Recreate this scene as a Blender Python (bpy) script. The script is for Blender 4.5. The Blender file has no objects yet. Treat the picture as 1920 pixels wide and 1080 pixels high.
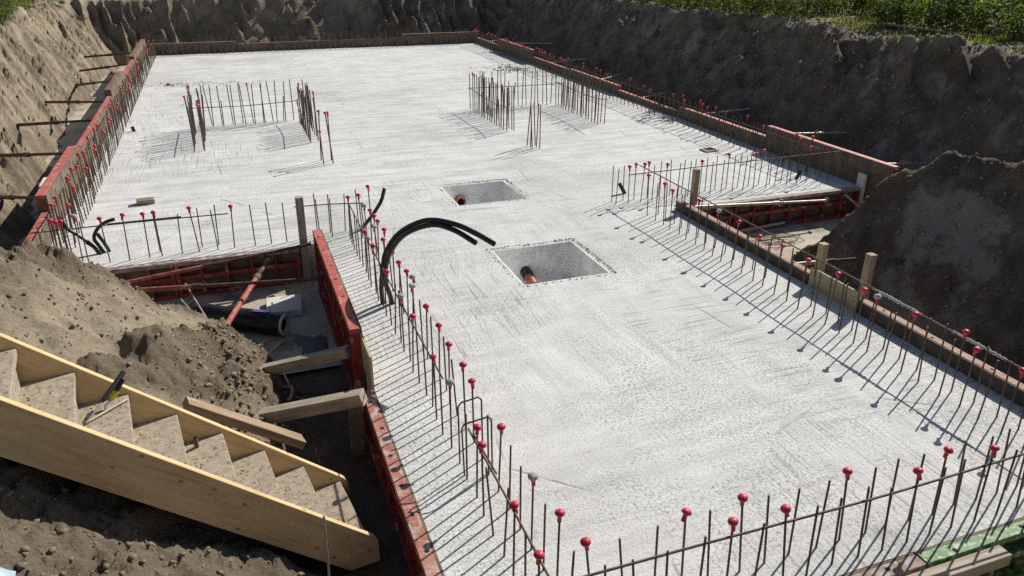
import bpy, bmesh, math, random
import numpy as np
from mathutils import Vector, Matrix

R = math.radians
random.seed(7)
scene = bpy.context.scene
COL = scene.collection

# ------------------------------------------------------------------ camera
CAM = (0.0, 0.0, 3.6)
yaw, pitch, roll = R(20.0846), R(24.2058), R(0.1948)
fw = Vector((math.sin(yaw) * math.cos(pitch), math.cos(yaw) * math.cos(pitch), -math.sin(pitch)))
rt = Vector((math.cos(yaw), -math.sin(yaw), 0))
up = rt.cross(fw)
rt, up = rt * math.cos(roll) + up * math.sin(roll), up * math.cos(roll) - rt * math.sin(roll)
cd = bpy.data.cameras.new("camera")
cd.sensor_width = 36.0
cd.lens = 27.0
cd.clip_start = 0.05
cd.clip_end = 2000
cam = bpy.data.objects.new("camera", cd)
COL.objects.link(cam)
cam.matrix_world = Matrix(((rt.x, up.x, -fw.x, CAM[0]), (rt.y, up.y, -fw.y, CAM[1]), (rt.z, up.z, -fw.z, CAM[2]), (0, 0, 0, 1)))
scene.camera = cam

# ------------------------------------------------------------------ sky and sun
SUN_EL, SUN_AZ = 38.5, 28.6          # azimuth counted from +X towards +Y
world = bpy.data.worlds.new("World")
scene.world = world
world.use_nodes = True
wn = world.node_tree
for n in list(wn.nodes):
    wn.nodes.remove(n)
sky = wn.nodes.new("ShaderNodeTexSky")
sky.sky_type = 'NISHITA'
sky.sun_disc = False
sky.sun_elevation = R(SUN_EL)
sky.sun_rotation = R(90 - SUN_AZ)
sky.altitude = 50
bg = wn.nodes.new("ShaderNodeBackground")
bg.inputs["Strength"].default_value = 0.065
wo = wn.nodes.new("ShaderNodeOutputWorld")
wn.links.new(sky.outputs[0], bg.inputs[0])
wn.links.new(bg.outputs[0], wo.inputs[0])
sd = bpy.data.lights.new("sun", 'SUN')
sd.energy = 4.6
sd.angle = R(0.53)
sd.color = (1.0, 0.955, 0.87)
sun = bpy.data.objects.new("sun", sd)
COL.objects.link(sun)
sv = Vector((math.cos(R(SUN_AZ)) * math.cos(R(SUN_EL)), math.sin(R(SUN_AZ)) * math.cos(R(SUN_EL)), math.sin(R(SUN_EL))))
sun.rotation_euler = sv.to_track_quat('Z', 'Y').to_euler()
sun.location = sv * 60

vs = scene.view_settings
vs.view_transform = 'Standard'
vs.look = 'None'
vs.exposure = 0.28
vs.gamma = 1.0
vs.use_curve_mapping = False
scene.render.engine = 'CYCLES'
scene.cycles.max_bounces = 6
scene.cycles.use_denoising = False

# ------------------------------------------------------------------ numeric noise
def _hash(ix, iy, seed):
    h = (ix.astype(np.int64) * 374761393 + iy.astype(np.int64) * 668265263 + seed * 982451653) & 0xFFFFFFFF
    h = ((h ^ (h >> 13)) * 1274126177) & 0xFFFFFFFF
    h = (h ^ (h >> 16)) & 0xFFFFFFFF
    return h.astype(np.float64) / 4294967295.0 * 2 - 1

def vnoise(x, y, seed=0):
    xi = np.floor(x); yi = np.floor(y)
    fx = x - xi; fy = y - yi
    fx = fx * fx * fx * (fx * (fx * 6 - 15) + 10); fy = fy * fy * fy * (fy * (fy * 6 - 15) + 10)
    a = _hash(xi, yi, seed); b = _hash(xi + 1, yi, seed); c = _hash(xi, yi + 1, seed); d = _hash(xi + 1, yi + 1, seed)
    return (a * (1 - fx) + b * fx) * (1 - fy) + (c * (1 - fx) + d * fx) * fy

def fbm(x, y, seed=0, octv=4, gain=0.5):
    s = np.zeros_like(x); a = 1.0; f = 1.0
    for o in range(octv):
        s += a * vnoise(x * f + 17.3 * o, y * f - 9.1 * o, seed + o * 31)
        a *= gain; f *= 2.03
    return s

def smooth(e0, e1, x):
    t = np.clip((x - e0) / (e1 - e0), 0, 1)
    return t * t * (3 - 2 * t)

# ------------------------------------------------------------------ materials
class NT:
    def __init__(s, name):
        s.m = bpy.data.materials.new(name)
        s.m.use_nodes = True
        s.t = s.m.node_tree
        for n in list(s.t.nodes):
            s.t.nodes.remove(n)
        s.out = s.t.nodes.new("ShaderNodeOutputMaterial")
        s.b = s.t.nodes.new("ShaderNodeBsdfPrincipled")
        s.t.links.new(s.b.outputs[0], s.out.inputs[0])
        s.tc = s.t.nodes.new("ShaderNodeTexCoord")
    def link(s, a, b):
        s.t.links.new(a, b)
    def node(s, k, **kw):
        n = s.t.nodes.new(k)
        for a, v in kw.items():
            setattr(n, a, v)
        return n
    def coord(s, scale=(1, 1, 1), rot=(0, 0, 0), loc=(0, 0, 0), kind="Object"):
        m = s.node("ShaderNodeMapping")
        m.inputs["Scale"].default_value = scale
        m.inputs["Rotation"].default_value = rot
        m.inputs["Location"].default_value = loc
        s.link(s.tc.outputs[kind], m.inputs[0])
        return m.outputs[0]
    def noise(s, vec, scale, detail=4, rough=0.55, dist=0.0):
        n = s.node("ShaderNodeTexNoise")
        n.inputs["Scale"].default_value = scale
        n.inputs["Detail"].default_value = detail
        n.inputs["Roughness"].default_value = rough
        n.inputs["Distortion"].default_value = dist
        s.link(vec, n.inputs["Vector"])
        return n.outputs["Fac"]
    def voro(s, vec, scale, feature='F1', out="Distance", rnd=1.0):
        n = s.node("ShaderNodeTexVoronoi", feature=feature)
        n.inputs["Scale"].default_value = scale
        n.inputs["Randomness"].default_value = rnd
        s.link(vec, n.inputs["Vector"])
        return n.outputs[out]
    def ramp(s, fac, stops, interp='LINEAR'):
        n = s.node("ShaderNodeValToRGB")
        n.color_ramp.interpolation = interp
        e = n.color_ramp.elements
        while len(e) < len(stops):
            e.new(0.5)
        for i, (p, c) in enumerate(stops):
            e[i].position = p
            e[i].color = (c[0], c[1], c[2], 1) if hasattr(c, '__len__') else (c, c, c, 1)
        s.link(fac, n.inputs[0])
        return n.outputs[0]
    def mix(s, fac, a, b, mode='MIX'):
        n = s.node("ShaderNodeMix", data_type='RGBA', blend_type=mode)
        n.clamp_factor = True
        for sock, v in ((n.inputs[0], fac), (n.inputs[6], a), (n.inputs[7], b)):
            if hasattr(v, 'is_output'):
                s.link(v, sock)
            elif hasattr(v, '__len__'):
                sock.default_value = (v[0], v[1], v[2], 1)
            else:
                sock.default_value = v if sock == n.inputs[0] else (v, v, v, 1)
        return n.outputs[2]
    def math(s, op, a, b=0.0, clamp=False):
        n = s.node("ShaderNodeMath", operation=op)
        n.use_clamp = clamp
        for i, v in enumerate((a, b)):
            if hasattr(v, 'is_output'):
                s.link(v, n.inputs[i])
            else:
                n.inputs[i].default_value = v
        return n.outputs[0]
    def color(s, c):
        if hasattr(c, 'is_output'):
            s.link(c, s.b.inputs["Base Color"])
        else:
            s.b.inputs["Base Color"].default_value = (c[0], c[1], c[2], 1)
    def set(s, rough=0.8, metal=0.0, spec=0.3):
        s.b.inputs["Roughness"].default_value = rough
        s.b.inputs["Metallic"].default_value = metal
        s.b.inputs["Specular IOR Level"].default_value = spec
    def bump(s, h, strength=0.5, dist=0.01):
        n = s.node("ShaderNodeBump")
        n.inputs["Strength"].default_value = strength
        n.inputs["Distance"].default_value = dist
        s.link(h, n.inputs["Height"])
        s.link(n.outputs[0], s.b.inputs["Normal"])

MAT = {}
def worn(name, base, dark, light, scale=6, rough=0.7, smear=None, smear_lo=0.55, smear_hi=0.68, metal=0.0, bump=0.25, rnd=True):
    m = NT(name)
    v = m.coord()
    if rnd:
        oi = m.node("ShaderNodeObjectInfo")
        va = m.node("ShaderNodeVectorMath", operation='ADD')
        sc = m.node("ShaderNodeVectorMath", operation='SCALE')
        cb = m.node("ShaderNodeCombineXYZ")
        for i in range(3):
            m.link(oi.outputs["Random"], cb.inputs[i])
        m.link(cb.outputs[0], sc.inputs[0]); sc.inputs[3].default_value = 37.0
        m.link(v, va.inputs[0]); m.link(sc.outputs[0], va.inputs[1])
        v = va.outputs[0]
    n = m.noise(v, scale, 6, 0.65)
    c = m.ramp(n, [(0.3, dark), (0.5, base), (0.72, light)])
    if smear is not None:
        n2 = m.noise(v, scale * 1.7, 5, 0.7)
        f = m.ramp(n2, [(smear_lo, 0.0), (smear_hi, 1.0)])
        c = m.mix(f, c, smear)
    m.color(c)
    m.set(rough, metal)
    m.bump(m.noise(v, scale * 9, 4, 0.6), bump, 0.004)
    MAT[name] = m.m
    return m

def wood(name, base, dark, light, dirt=0.3, knots=True, rough=0.75, dirtcol=(0.17, 0.14, 0.11)):
    m = NT(name)
    oi = m.node("ShaderNodeObjectInfo")
    cb = m.node("ShaderNodeCombineXYZ")
    for i in range(3):
        m.link(oi.outputs["Random"], cb.inputs[i])
    sc = m.node("ShaderNodeVectorMath", operation='SCALE')
    m.link(cb.outputs[0], sc.inputs[0]); sc.inputs[3].default_value = 23.0
    va = m.node("ShaderNodeVectorMath", operation='ADD')
    m.link(m.tc.outputs["Object"], va.inputs[0]); m.link(sc.outputs[0], va.inputs[1])
    mp = m.node("ShaderNodeMapping")
    mp.inputs["Scale"].default_value = (0.9, 9, 9)
    m.link(va.outputs[0], mp.inputs[0])
    g1 = m.noise(mp.outputs[0], 2.6, 5, 0.6, 0.6)
    mp2 = m.node("ShaderNodeMapping")
    mp2.inputs["Scale"].default_value = (1.2, 34, 34)
    m.link(va.outputs[0], mp2.inputs[0])
    g2 = m.noise(mp2.outputs[0], 2.2, 3, 0.6)
    gg = m.math('ADD', m.math('MULTIPLY', g1, 0.65), m.math('MULTIPLY', g2, 0.35))
    c = m.ramp(gg, [(0.34, dark), (0.47, base), (0.62, light)])
    if knots:
        mp3 = m.node("ShaderNodeMapping")
        mp3.inputs["Scale"].default_value = (1.0, 1.7, 1.7)
        m.link(va.outputs[0], mp3.inputs[0])
        kv = m.voro(mp3.outputs[0], 5.5)
        kf = m.ramp(kv, [(0.085, 1.0), (0.13, 0.0)])
        c = m.mix(m.math('MULTIPLY', kf, 0.75), c, (dark[0] * 0.45, dark[1] * 0.38, dark[2] * 0.33))
    if dirt:
        d = m.noise(va.outputs[0], 5, 6, 0.7)
        c = m.mix(m.math('MULTIPLY', m.ramp(d, [(0.42, 0.0), (0.68, 1.0)]), dirt), c, dirtcol)
    m.color(c)
    m.set(rough, 0, 0.25)
    m.bump(gg, 0.25, 0.004)
    MAT[name] = m.m

def plain(name, c, rough=0.6, metal=0.0, var=0.25, scale=20, spec=0.4):
    m = NT(name)
    n = m.noise(m.coord(), scale, 4, 0.6)
    lo = tuple(x * (1 - var) for x in c); hi = tuple(min(1, x * (1 + var)) for x in c)
    m.color(m.ramp(n, [(0.3, lo), (0.7, hi)]))
    m.set(rough, metal, spec)
    m.bump(n, 0.08, 0.003)
    MAT[name] = m.m

# fresh concrete of the slab
def make_concrete():
    m = NT("slab_concrete")
    v = m.coord()
    big = m.noise(v, 0.4, 4, 0.6)
    mid = m.noise(v, 2.3, 5, 0.62)
    wv = m.node("ShaderNodeTexNoise"); wv.inputs["Scale"].default_value = 0.35; wv.inputs["Detail"].default_value = 2
    m.link(v, wv.inputs["Vector"])
    warp = m.node("ShaderNodeVectorMath", operation='MULTIPLY_ADD')
    m.link(wv.outputs["Color"], warp.inputs[0]); warp.inputs[1].default_value = (0.3, 0.3, 0); m.link(v, warp.inputs[2])
    def stretched(sc, scale, det, rough, rot=0.0):
        mp = m.node("ShaderNodeMapping"); mp.inputs["Scale"].default_value = sc; mp.inputs["Rotation"].default_value = (0, 0, rot)
        m.link(warp.outputs[0], mp.inputs[0])
        return m.noise(mp.outputs[0], scale, det, rough)
    sx = stretched((0.45, 4.5, 1), 1.3, 6, 0.7)
    sy = stretched((5.5, 0.45, 1), 1.3, 6, 0.7, R(3))
    fx = stretched((1.2, 30, 1), 1.0, 4, 0.65)
    fy = stretched((34, 1.1, 1), 1.0, 4, 0.65, R(-4))
    fd = stretched((22, 1.6, 1), 1.0, 4, 0.65, R(38))
    # tooling direction changes from patch to patch, as each pass of the screed board left it
    cell = m.node("ShaderNodeTexVoronoi", feature='F1'); cell.inputs["Scale"].default_value = 0.42
    m.link(warp.outputs[0], cell.inputs["Vector"])
    sep = m.node("ShaderNodeSeparateColor"); m.link(cell.outputs["Color"], sep.inputs[0])
    sel = m.ramp(sep.outputs[0], [(0.5, 0.0), (0.52, 1.0)])
    sel2 = m.ramp(sep.outputs[1], [(0.72, 0.0), (0.74, 1.0)])
    sxy = m.node("ShaderNodeSeparateXYZ"); m.link(v, sxy.inputs[0])
    farpart = m.ramp(m.math('MULTIPLY', sxy.outputs[1], 0.05), [(0.46, 0.0), (0.62, 1.0)])
    streak = m.mix(farpart, m.mix(m.ramp(big, [(0.45, 0.0), (0.56, 1.0)]), sx, sy), m.math('ADD', 0.5, m.math('MULTIPLY', m.math('SUBTRACT', sx, 0.5), 1.5)))
    fine = m.mix(sel2, m.mix(sel, fx, fy), fd)
    grain = m.noise(v, 40, 4, 0.85)
    grain2 = m.noise(v, 95, 3, 0.7)
    smoothp = m.ramp(m.noise(v, 0.7, 7, 0.72), [(0.46, 0.0), (0.56, 1.0)])
    damp_shade = m.ramp(m.noise(v, 0.28, 5, 0.6), [(0.52, 0.0), (0.66, 1.0)])
    c = m.ramp(big, [(0.3, (0.58, 0.577, 0.556)), (0.5, (0.65, 0.646, 0.624)), (0.7, (0.70, 0.696, 0.675))])
    c = m.mix(0.58, c, m.ramp(streak, [(0.3, (0.38, 0.377, 0.36)), (0.5, (0.62, 0.615, 0.59)), (0.66, (0.80, 0.795, 0.775))]))
    c = m.mix(0.3, c, m.ramp(mid, [(0.3, (0.42, 0.417, 0.40)), (0.65, (0.74, 0.735, 0.715))]))
    c = m.mix(m.math('MULTIPLY', damp_shade, 0.5), c, (0.42, 0.416, 0.395))
    gd = m.ramp(grain, [(0.30, 0.15), (0.42, 0.6), (0.50, 1.0), (0.70, 1.25)])
    c = m.mix(m.math('SUBTRACT', 0.95, m.math('MULTIPLY', smoothp, 0.7)), c, m.mix(1.0, c, gd, 'MULTIPLY'))
    fl = m.ramp(fine, [(0.30, 0.35), (0.45, 0.95), (0.6, 1.0), (0.75, 1.25)])
    famt = m.ramp(sep.outputs[2], [(0.55, 0.06), (0.7, 0.75)])
    c = m.mix(famt, c, m.mix(1.0, c, fl, 'MULTIPLY'))
    # fan-shaped sweeps of the hand float
    arcs = None
    for cx_, cy_, bx_, by_, br_ in ((-2.2, 9.6, 2.2, 8.5, 0.7), (5.5, 5.4, 2.45, 7.2, 0.6), (-3.5, 7.2, 0.6, 14.0, 1.1), (1.2, 17.5, 5.0, 11.6, 0.8), (9.5, 16.5, 6.9, 13.2, 1.2)):
        dn = m.node("ShaderNodeVectorMath", operation='DISTANCE'); m.link(warp.outputs[0], dn.inputs[0]); dn.inputs[1].default_value = (cx_ + 0.15, cy_ + 0.15, 0)
        db = m.node("ShaderNodeVectorMath", operation='DISTANCE'); m.link(v, db.inputs[0]); db.inputs[1].default_value = (bx_, by_, 0)
        n1 = m.node("ShaderNodeTexNoise", noise_dimensions='1D'); n1.inputs["Scale"].default_value = 13; n1.inputs["Detail"].default_value = 3
        m.link(dn.outputs["Value"], n1.inputs["W"])
        nb = m.noise(v, 1.6, 4, 0.6)
        msk = m.ramp(m.math('ADD', m.math('DIVIDE', db.outputs["Value"], br_), m.math('MULTIPLY', m.math('SUBTRACT', nb, 0.5), 2.0)), [(0.45, 1.0), (0.95, 0.0)])
        av = m.math('MULTIPLY', m.math('SUBTRACT', n1.outputs["Fac"], 0.5), msk)
        arcs = av if arcs is None else m.math('ADD', arcs, av)
    c = m.mix(m.math('MULTIPLY', m.math('ABSOLUTE', arcs), 1.0, True), c, m.mix(1.0, c, m.ramp(m.math('ADD', arcs, 0.5), [(0.4, 0.6), (0.6, 1.3)]), 'MULTIPLY'))
    # joints between strokes of the screed board
    ed = m.node("ShaderNodeTexVoronoi", feature='DISTANCE_TO_EDGE'); ed.inputs["Scale"].default_value = 0.36; ed.inputs["Randomness"].default_value = 0.55
    m.link(warp.outputs[0], ed.inputs["Vector"])
    ln = m.math('MULTIPLY', m.ramp(ed.outputs["Distance"], [(0.001, 1.0), (0.006, 0.0)]), m.ramp(m.noise(v, 0.9, 3, 0.6), [(0.5, 0.0), (0.58, 1.0)]))
    c = m.mix(m.math('MULTIPLY', ln, 0.55), c, (0.25, 0.245, 0.235))
    m.color(c)
    m.set(0.92, 0, 0.15)
    h = m.math('ADD', m.math('MULTIPLY', grain, 0.95), m.math('ADD', m.math('MULTIPLY', m.math('MULTIPLY', fine, famt), 1.1), m.math('ADD', m.math('MULTIPLY', streak, 0.5), m.math('MULTIPLY', grain2, 0.4))))
    h = m.math('ADD', m.math('SUBTRACT', h, m.math('MULTIPLY', ln, 0.8)), m.math('MULTIPLY', arcs, 0.6))
    m.bump(h, 0.75, 0.012)
    MAT["slab_concrete"] = m.m
make_concrete()

# excavated soil
PATCH = (7.92 + 1.3, 6.3 + 1.3, 0.55 + 1.3)   # the noise shifts the point by about 1.3 m
def make_soil():
    m = NT("soil")
    v = m.coord()
    a = m.noise(v, 0.55, 6, 0.62)
    b = m.noise(v, 2.6, 6, 0.7)
    g = m.noise(v, 30, 6, 0.8)
    g2 = m.noise(v, 95, 3, 0.75)
    # dried sandy earth: grey-tan; dark brown: moist earth with the right and far banks' shade painted in
    dry = m.ramp(a, [(0.3, (0.23, 0.186, 0.132)), (0.5, (0.345, 0.285, 0.203)), (0.66, (0.435, 0.366, 0.267))])
    dry = m.mix(0.5, dry, m.ramp(b, [(0.32, (0.13, 0.106, 0.08)), (0.5, (0.345, 0.287, 0.206)), (0.68, (0.49, 0.413, 0.308))]))
    damp_shade = m.ramp(a, [(0.3, (0.10, 0.076, 0.055)), (0.5, (0.158, 0.121, 0.088)), (0.66, (0.225, 0.175, 0.13))])
    damp_shade = m.mix(0.5, damp_shade, m.ramp(b, [(0.32, (0.06, 0.046, 0.035)), (0.5, (0.155, 0.12, 0.09)), (0.66, (0.32, 0.26, 0.198))]))
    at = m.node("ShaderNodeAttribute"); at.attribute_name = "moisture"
    ac = m.node("ShaderNodeAttribute"); ac.attribute_name = "crumble"
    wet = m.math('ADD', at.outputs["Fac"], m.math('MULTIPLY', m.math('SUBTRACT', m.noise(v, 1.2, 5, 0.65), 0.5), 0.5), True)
    dry = m.mix(m.math('MULTIPLY', ac.outputs["Fac"], 0.72), dry, (0.145, 0.115, 0.084))
    sand = m.ramp(m.noise(v, 0.8, 7, 0.68), [(0.55, 0.0), (0.62, 1.0)])
    damp_shade = m.mix(m.math('MULTIPLY', sand, 0.7), damp_shade, (0.34, 0.31, 0.265))
    c = m.mix(wet, dry, damp_shade)
    gd = m.ramp(g, [(0.28, 0.4), (0.42, 0.82), (0.52, 1.0), (0.62, 1.12), (0.78, 1.5)])
    c = m.mix(0.9, c, m.mix(1.0, c, gd, 'MULTIPLY'))
    # dry grey sand lying on the flank of the right-hand heap
    d = m.node("ShaderNodeVectorMath", operation='DISTANCE')
    wv = m.node("ShaderNodeTexNoise"); wv.inputs["Scale"].default_value = 1.5; wv.inputs["Detail"].default_value = 7; wv.inputs["Roughness"].default_value = 0.65
    m.link(v, wv.inputs["Vector"])
    wa = m.node("ShaderNodeVectorMath", operation='MULTIPLY_ADD')
    m.link(wv.outputs["Color"], wa.inputs[0]); wa.inputs[1].default_value = (2.6, 2.6, 2.6); m.link(v, wa.inputs[2])
    ms = m.node("ShaderNodeVectorMath", operation='MULTIPLY'); ms.inputs[1].default_value = (0.9, 0.62, 1.1)
    m.link(wa.outputs[0], ms.inputs[0])
    m.link(ms.outputs[0], d.inputs[0]); d.inputs[1].default_value = (PATCH[0] * 0.9, PATCH[1] * 0.62, PATCH[2] * 1.1)
    f = m.ramp(d.outputs["Value"], [(0.36, 1.0), (0.56, 0.0)])
    c = m.mix(m.math('MULTIPLY', f, 0.9), c, m.mix(0.6, c, (0.40, 0.365, 0.315)))
    m.color(c)
    m.set(0.95, 0, 0.12)
    h = m.math('ADD', m.math('MULTIPLY', g, 1.0), m.math('MULTIPLY', g2, 0.4))
    m.bump(h, 0.9, 0.035)
    MAT["soil"] = m.m
make_soil()

def make_blinding():
    m = NT("blinding")
    v = m.coord()
    a = m.noise(v, 0.9, 6, 0.65)
    g = m.noise(v, 40, 4, 0.7)
    c = m.ramp(a, [(0.33, (0.22, 0.19, 0.15)), (0.45, (0.42, 0.372, 0.285)), (0.65, (0.54, 0.485, 0.38))])
    c = m.mix(0.8, c, m.mix(1.0, c, m.ramp(g, [(0.3, 0.45), (0.5, 0.95), (0.75, 1.2)]), 'MULTIPLY'))
    st = m.ramp(m.noise(v, 1.7, 5, 0.7), [(0.55, 0.0), (0.64, 1.0)])
    c = m.mix(m.math('MULTIPLY', st, 0.6), c, (0.09, 0.08, 0.068))
    m.color(c)
    m.set(0.85, 0, 0.25)
    m.bump(g, 0.5, 0.012)
    MAT["blinding"] = m.m
make_blinding()

def make_leaf(name, dark, mid, light):
    m = NT(name)
    geo = m.node("ShaderNodeNewGeometry")
    c = m.ramp(geo.outputs["Random Per Island"], [(0.0, dark), (0.55, mid), (1.0, light)])
    m.color(c)
    m.set(0.75, 0, 0.15)
    tr = m.node("ShaderNodeBsdfTranslucent")
    m.link(m.mix(1.0, c, (1.3, 1.5, 0.6), 'MULTIPLY'), tr.inputs[0])
    mx = m.node("ShaderNodeMixShader"); mx.inputs[0].default_value = 0.45
    m.link(m.b.outputs[0], mx.inputs[1]); m.link(tr.outputs[0], mx.inputs[2])
    m.link(mx.outputs[0], m.out.inputs[0])
    MAT[name] = m.m
make_leaf("leaf", (0.04, 0.065, 0.018), (0.10, 0.145, 0.036), (0.25, 0.27, 0.08))
make_leaf("grass_blade", (0.06, 0.075, 0.022), (0.12, 0.145, 0.042), (0.26, 0.25, 0.1))

_m = worn("rebar_steel", (0.10, 0.078, 0.062), (0.055, 0.047, 0.042), (0.17, 0.115, 0.075), 14, 0.65, metal=0.25)
_oi = _m.node("ShaderNodeObjectInfo")
_c = _m.b.inputs["Base Color"].links[0].from_socket
_f = _m.math('MULTIPLY', _m.ramp(_oi.outputs["Random"], [(0.55, 0.0), (0.95, 1.0)]), _m.ramp(_m.noise(_m.coord(), 5, 3, 0.6), [(0.4, 0.1), (0.65, 0.9)]))
_m.color(_m.mix(_f, _c, (0.24, 0.115, 0.055)))
worn("cap_red", (0.52, 0.03, 0.06), (0.4, 0.022, 0.045), (0.6, 0.07, 0.1), 18, 0.42, smear=(0.5, 0.24, 0.24), smear_lo=0.6, smear_hi=0.72, bump=0.12)
worn("cap_dirty", (0.42, 0.41, 0.39), (0.3, 0.29, 0.28), (0.52, 0.51, 0.49), 45, 0.9, bump=0.8)
worn("red_frame", (0.27, 0.042, 0.036), (0.17, 0.026, 0.023), (0.36, 0.075, 0.06), 3.6, 0.6, smear=(0.4, 0.36, 0.32), smear_lo=0.56, smear_hi=0.66)
worn("red_worn", (0.36, 0.125, 0.095), (0.22, 0.075, 0.06), (0.45, 0.25, 0.2), 6, 0.7, smear=(0.42, 0.38, 0.33), smear_lo=0.5, smear_hi=0.6)
worn("red_top", (0.42, 0.105, 0.085), (0.33, 0.07, 0.055), (0.5, 0.16, 0.13), 4.2, 0.65, smear=(0.5, 0.38, 0.32), smear_lo=0.56, smear_hi=0.66)
worn("red_dirty", (0.30, 0.20, 0.16), (0.2, 0.12, 0.09), (0.4, 0.32, 0.27), 8, 0.8, smear=(0.42, 0.4, 0.37), smear_lo=0.46, smear_hi=0.6)
worn("rail_worn", (0.37, 0.24, 0.18), (0.24, 0.15, 0.11), (0.48, 0.35, 0.28), 11, 0.8, smear=(0.42, 0.14, 0.11), smear_lo=0.56, smear_hi=0.64)
worn("brown_frame", (0.16, 0.09, 0.065), (0.09, 0.055, 0.045), (0.28, 0.18, 0.13), 6, 0.75, smear=(0.36, 0.32, 0.28), smear_lo=0.58, smear_hi=0.7)
worn("pink_edge", (0.62, 0.25, 0.2), (0.5, 0.16, 0.12), (0.68, 0.4, 0.34), 8, 0.6)
worn("green_frame", (0.075, 0.19, 0.055), (0.045, 0.12, 0.035), (0.2, 0.31, 0.14), 12, 0.6, smear=(0.42, 0.45, 0.36), smear_lo=0.5, smear_hi=0.62)
worn("ply_face", (0.15, 0.115, 0.08), (0.085, 0.066, 0.05), (0.24, 0.195, 0.145), 4, 0.85, smear=(0.36, 0.33, 0.28), smear_lo=0.6, smear_hi=0.75)
worn("ply_dark", (0.075, 0.06, 0.048), (0.045, 0.037, 0.031), (0.12, 0.1, 0.08), 4, 0.8, smear=(0.2, 0.18, 0.155), smear_lo=0.62, smear_hi=0.75)
worn("prop_red", (0.33, 0.085, 0.065), (0.2, 0.05, 0.04), (0.45, 0.2, 0.16), 9, 0.65, smear=(0.36, 0.31, 0.27), smear_lo=0.57, smear_hi=0.66)
worn("prop_rust", (0.12, 0.072, 0.052), (0.07, 0.046, 0.037), (0.22, 0.13, 0.09), 9, 0.75, metal=0.2)
worn("prop_steel", (0.42, 0.38, 0.32), (0.25, 0.21, 0.17), (0.56, 0.52, 0.46), 9, 0.5, metal=0.4)
worn("mortar", (0.40, 0.39, 0.375), (0.3, 0.29, 0.28), (0.5, 0.49, 0.47), 30, 0.95, bump=0.8)
worn("mortar_dark", (0.26, 0.255, 0.245), (0.17, 0.168, 0.16), (0.38, 0.37, 0.355), 25, 0.95, bump=0.6)
worn("mud", (0.15, 0.12, 0.09), (0.09, 0.073, 0.056), (0.23, 0.19, 0.145), 25, 0.95, bump=0.6)
worn("pit_wall", (0.8, 0.795, 0.77), (0.77, 0.765, 0.74), (0.83, 0.825, 0.8), 1.6, 0.85, smear=(0.68, 0.68, 0.655), smear_lo=0.5, smear_hi=0.53, bump=0.02)
worn("osb", (0.34, 0.28, 0.208), (0.23, 0.187, 0.138), (0.44, 0.375, 0.288), 22, 0.9, smear=(0.07, 0.058, 0.046), smear_lo=0.585, smear_hi=0.635, bump=0.5)
worn("membrane", (0.012, 0.012, 0.014), (0.008, 0.008, 0.01), (0.03, 0.03, 0.034), 9, 0.25, bump=0.5)
worn("galvanised", (0.45, 0.46, 0.47), (0.36, 0.37, 0.38), (0.55, 0.56, 0.57), 30, 0.4, metal=0.6)
wood("pine", (0.62, 0.435, 0.225), (0.47, 0.305, 0.14), (0.70, 0.515, 0.295), dirt=0.2, dirtcol=(0.25, 0.18, 0.11))
wood("pine_worn", (0.40, 0.30, 0.18), (0.26, 0.19, 0.115), (0.52, 0.41, 0.27), dirt=0.5)
wood("grey_plank", (0.33, 0.28, 0.21), (0.22, 0.185, 0.14), (0.44, 0.385, 0.3), dirt=0.4)
wood("yellow_ply", (0.42, 0.36, 0.2), (0.3, 0.25, 0.14), (0.52, 0.46, 0.29), dirt=0.45, knots=False)
wood("brown_board", (0.28, 0.2, 0.125), (0.18, 0.125, 0.078), (0.38, 0.285, 0.185), dirt=0.4)
wood("bark", (0.10, 0.08, 0.06), (0.05, 0.04, 0.03), (0.16, 0.13, 0.1), dirt=0, knots=False)
plain("conduit", (0.014, 0.014, 0.016), 0.32, var=0.3)
plain("black_rubber", (0.02, 0.02, 0.022), 0.5)
plain("dark_hole", (0.01, 0.01, 0.01), 0.9)
plain("drain_orange", (0.34, 0.105, 0.06), 0.45, var=0.2, scale=12)
plain("white_board", (0.66, 0.62, 0.55), 0.85, var=0.12)
plain("felt", (0.6, 0.58, 0.53), 0.95, var=0.2, scale=60)
plain("hose", (0.5, 0.37, 0.26), 0.5, var=0.15)
plain("yellow_plastic", (0.6, 0.55, 0.03), 0.4)
plain("purple_print", (0.12, 0.07, 0.32), 0.35, var=0.5, scale=40)
plain("blue_plastic", (0.35, 0.45, 0.55), 0.4, var=0.2)
plain("fence_steel", (0.38, 0.39, 0.38), 0.5, 0.3)
plain("pale_pipe", (0.4, 0.42, 0.45), 0.5)

# ------------------------------------------------------------------ object helpers
def tag(o, label=None, cat=None, group=None, kind=None):
    if label: o["label"] = label
    if cat: o["category"] = cat
    if group: o["group"] = group
    if kind: o["kind"] = kind
    return o

def link(name, mesh, parent=None, loc=None):
    o = bpy.data.objects.new(name, mesh)
    COL.objects.link(o)
    if parent is not None:
        o.parent = parent
    if loc is not None:
        o.location = loc
    return o

def thing(name, label, cat, loc=(0, 0, 0), rotz=0.0, group=None):
    o = bpy.data.objects.new(name, None)
    o.empty_display_size = 0.1
    COL.objects.link(o)
    o.location = loc
    o.rotation_euler = (0, 0, rotz)
    return tag(o, label, cat, group)

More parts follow.
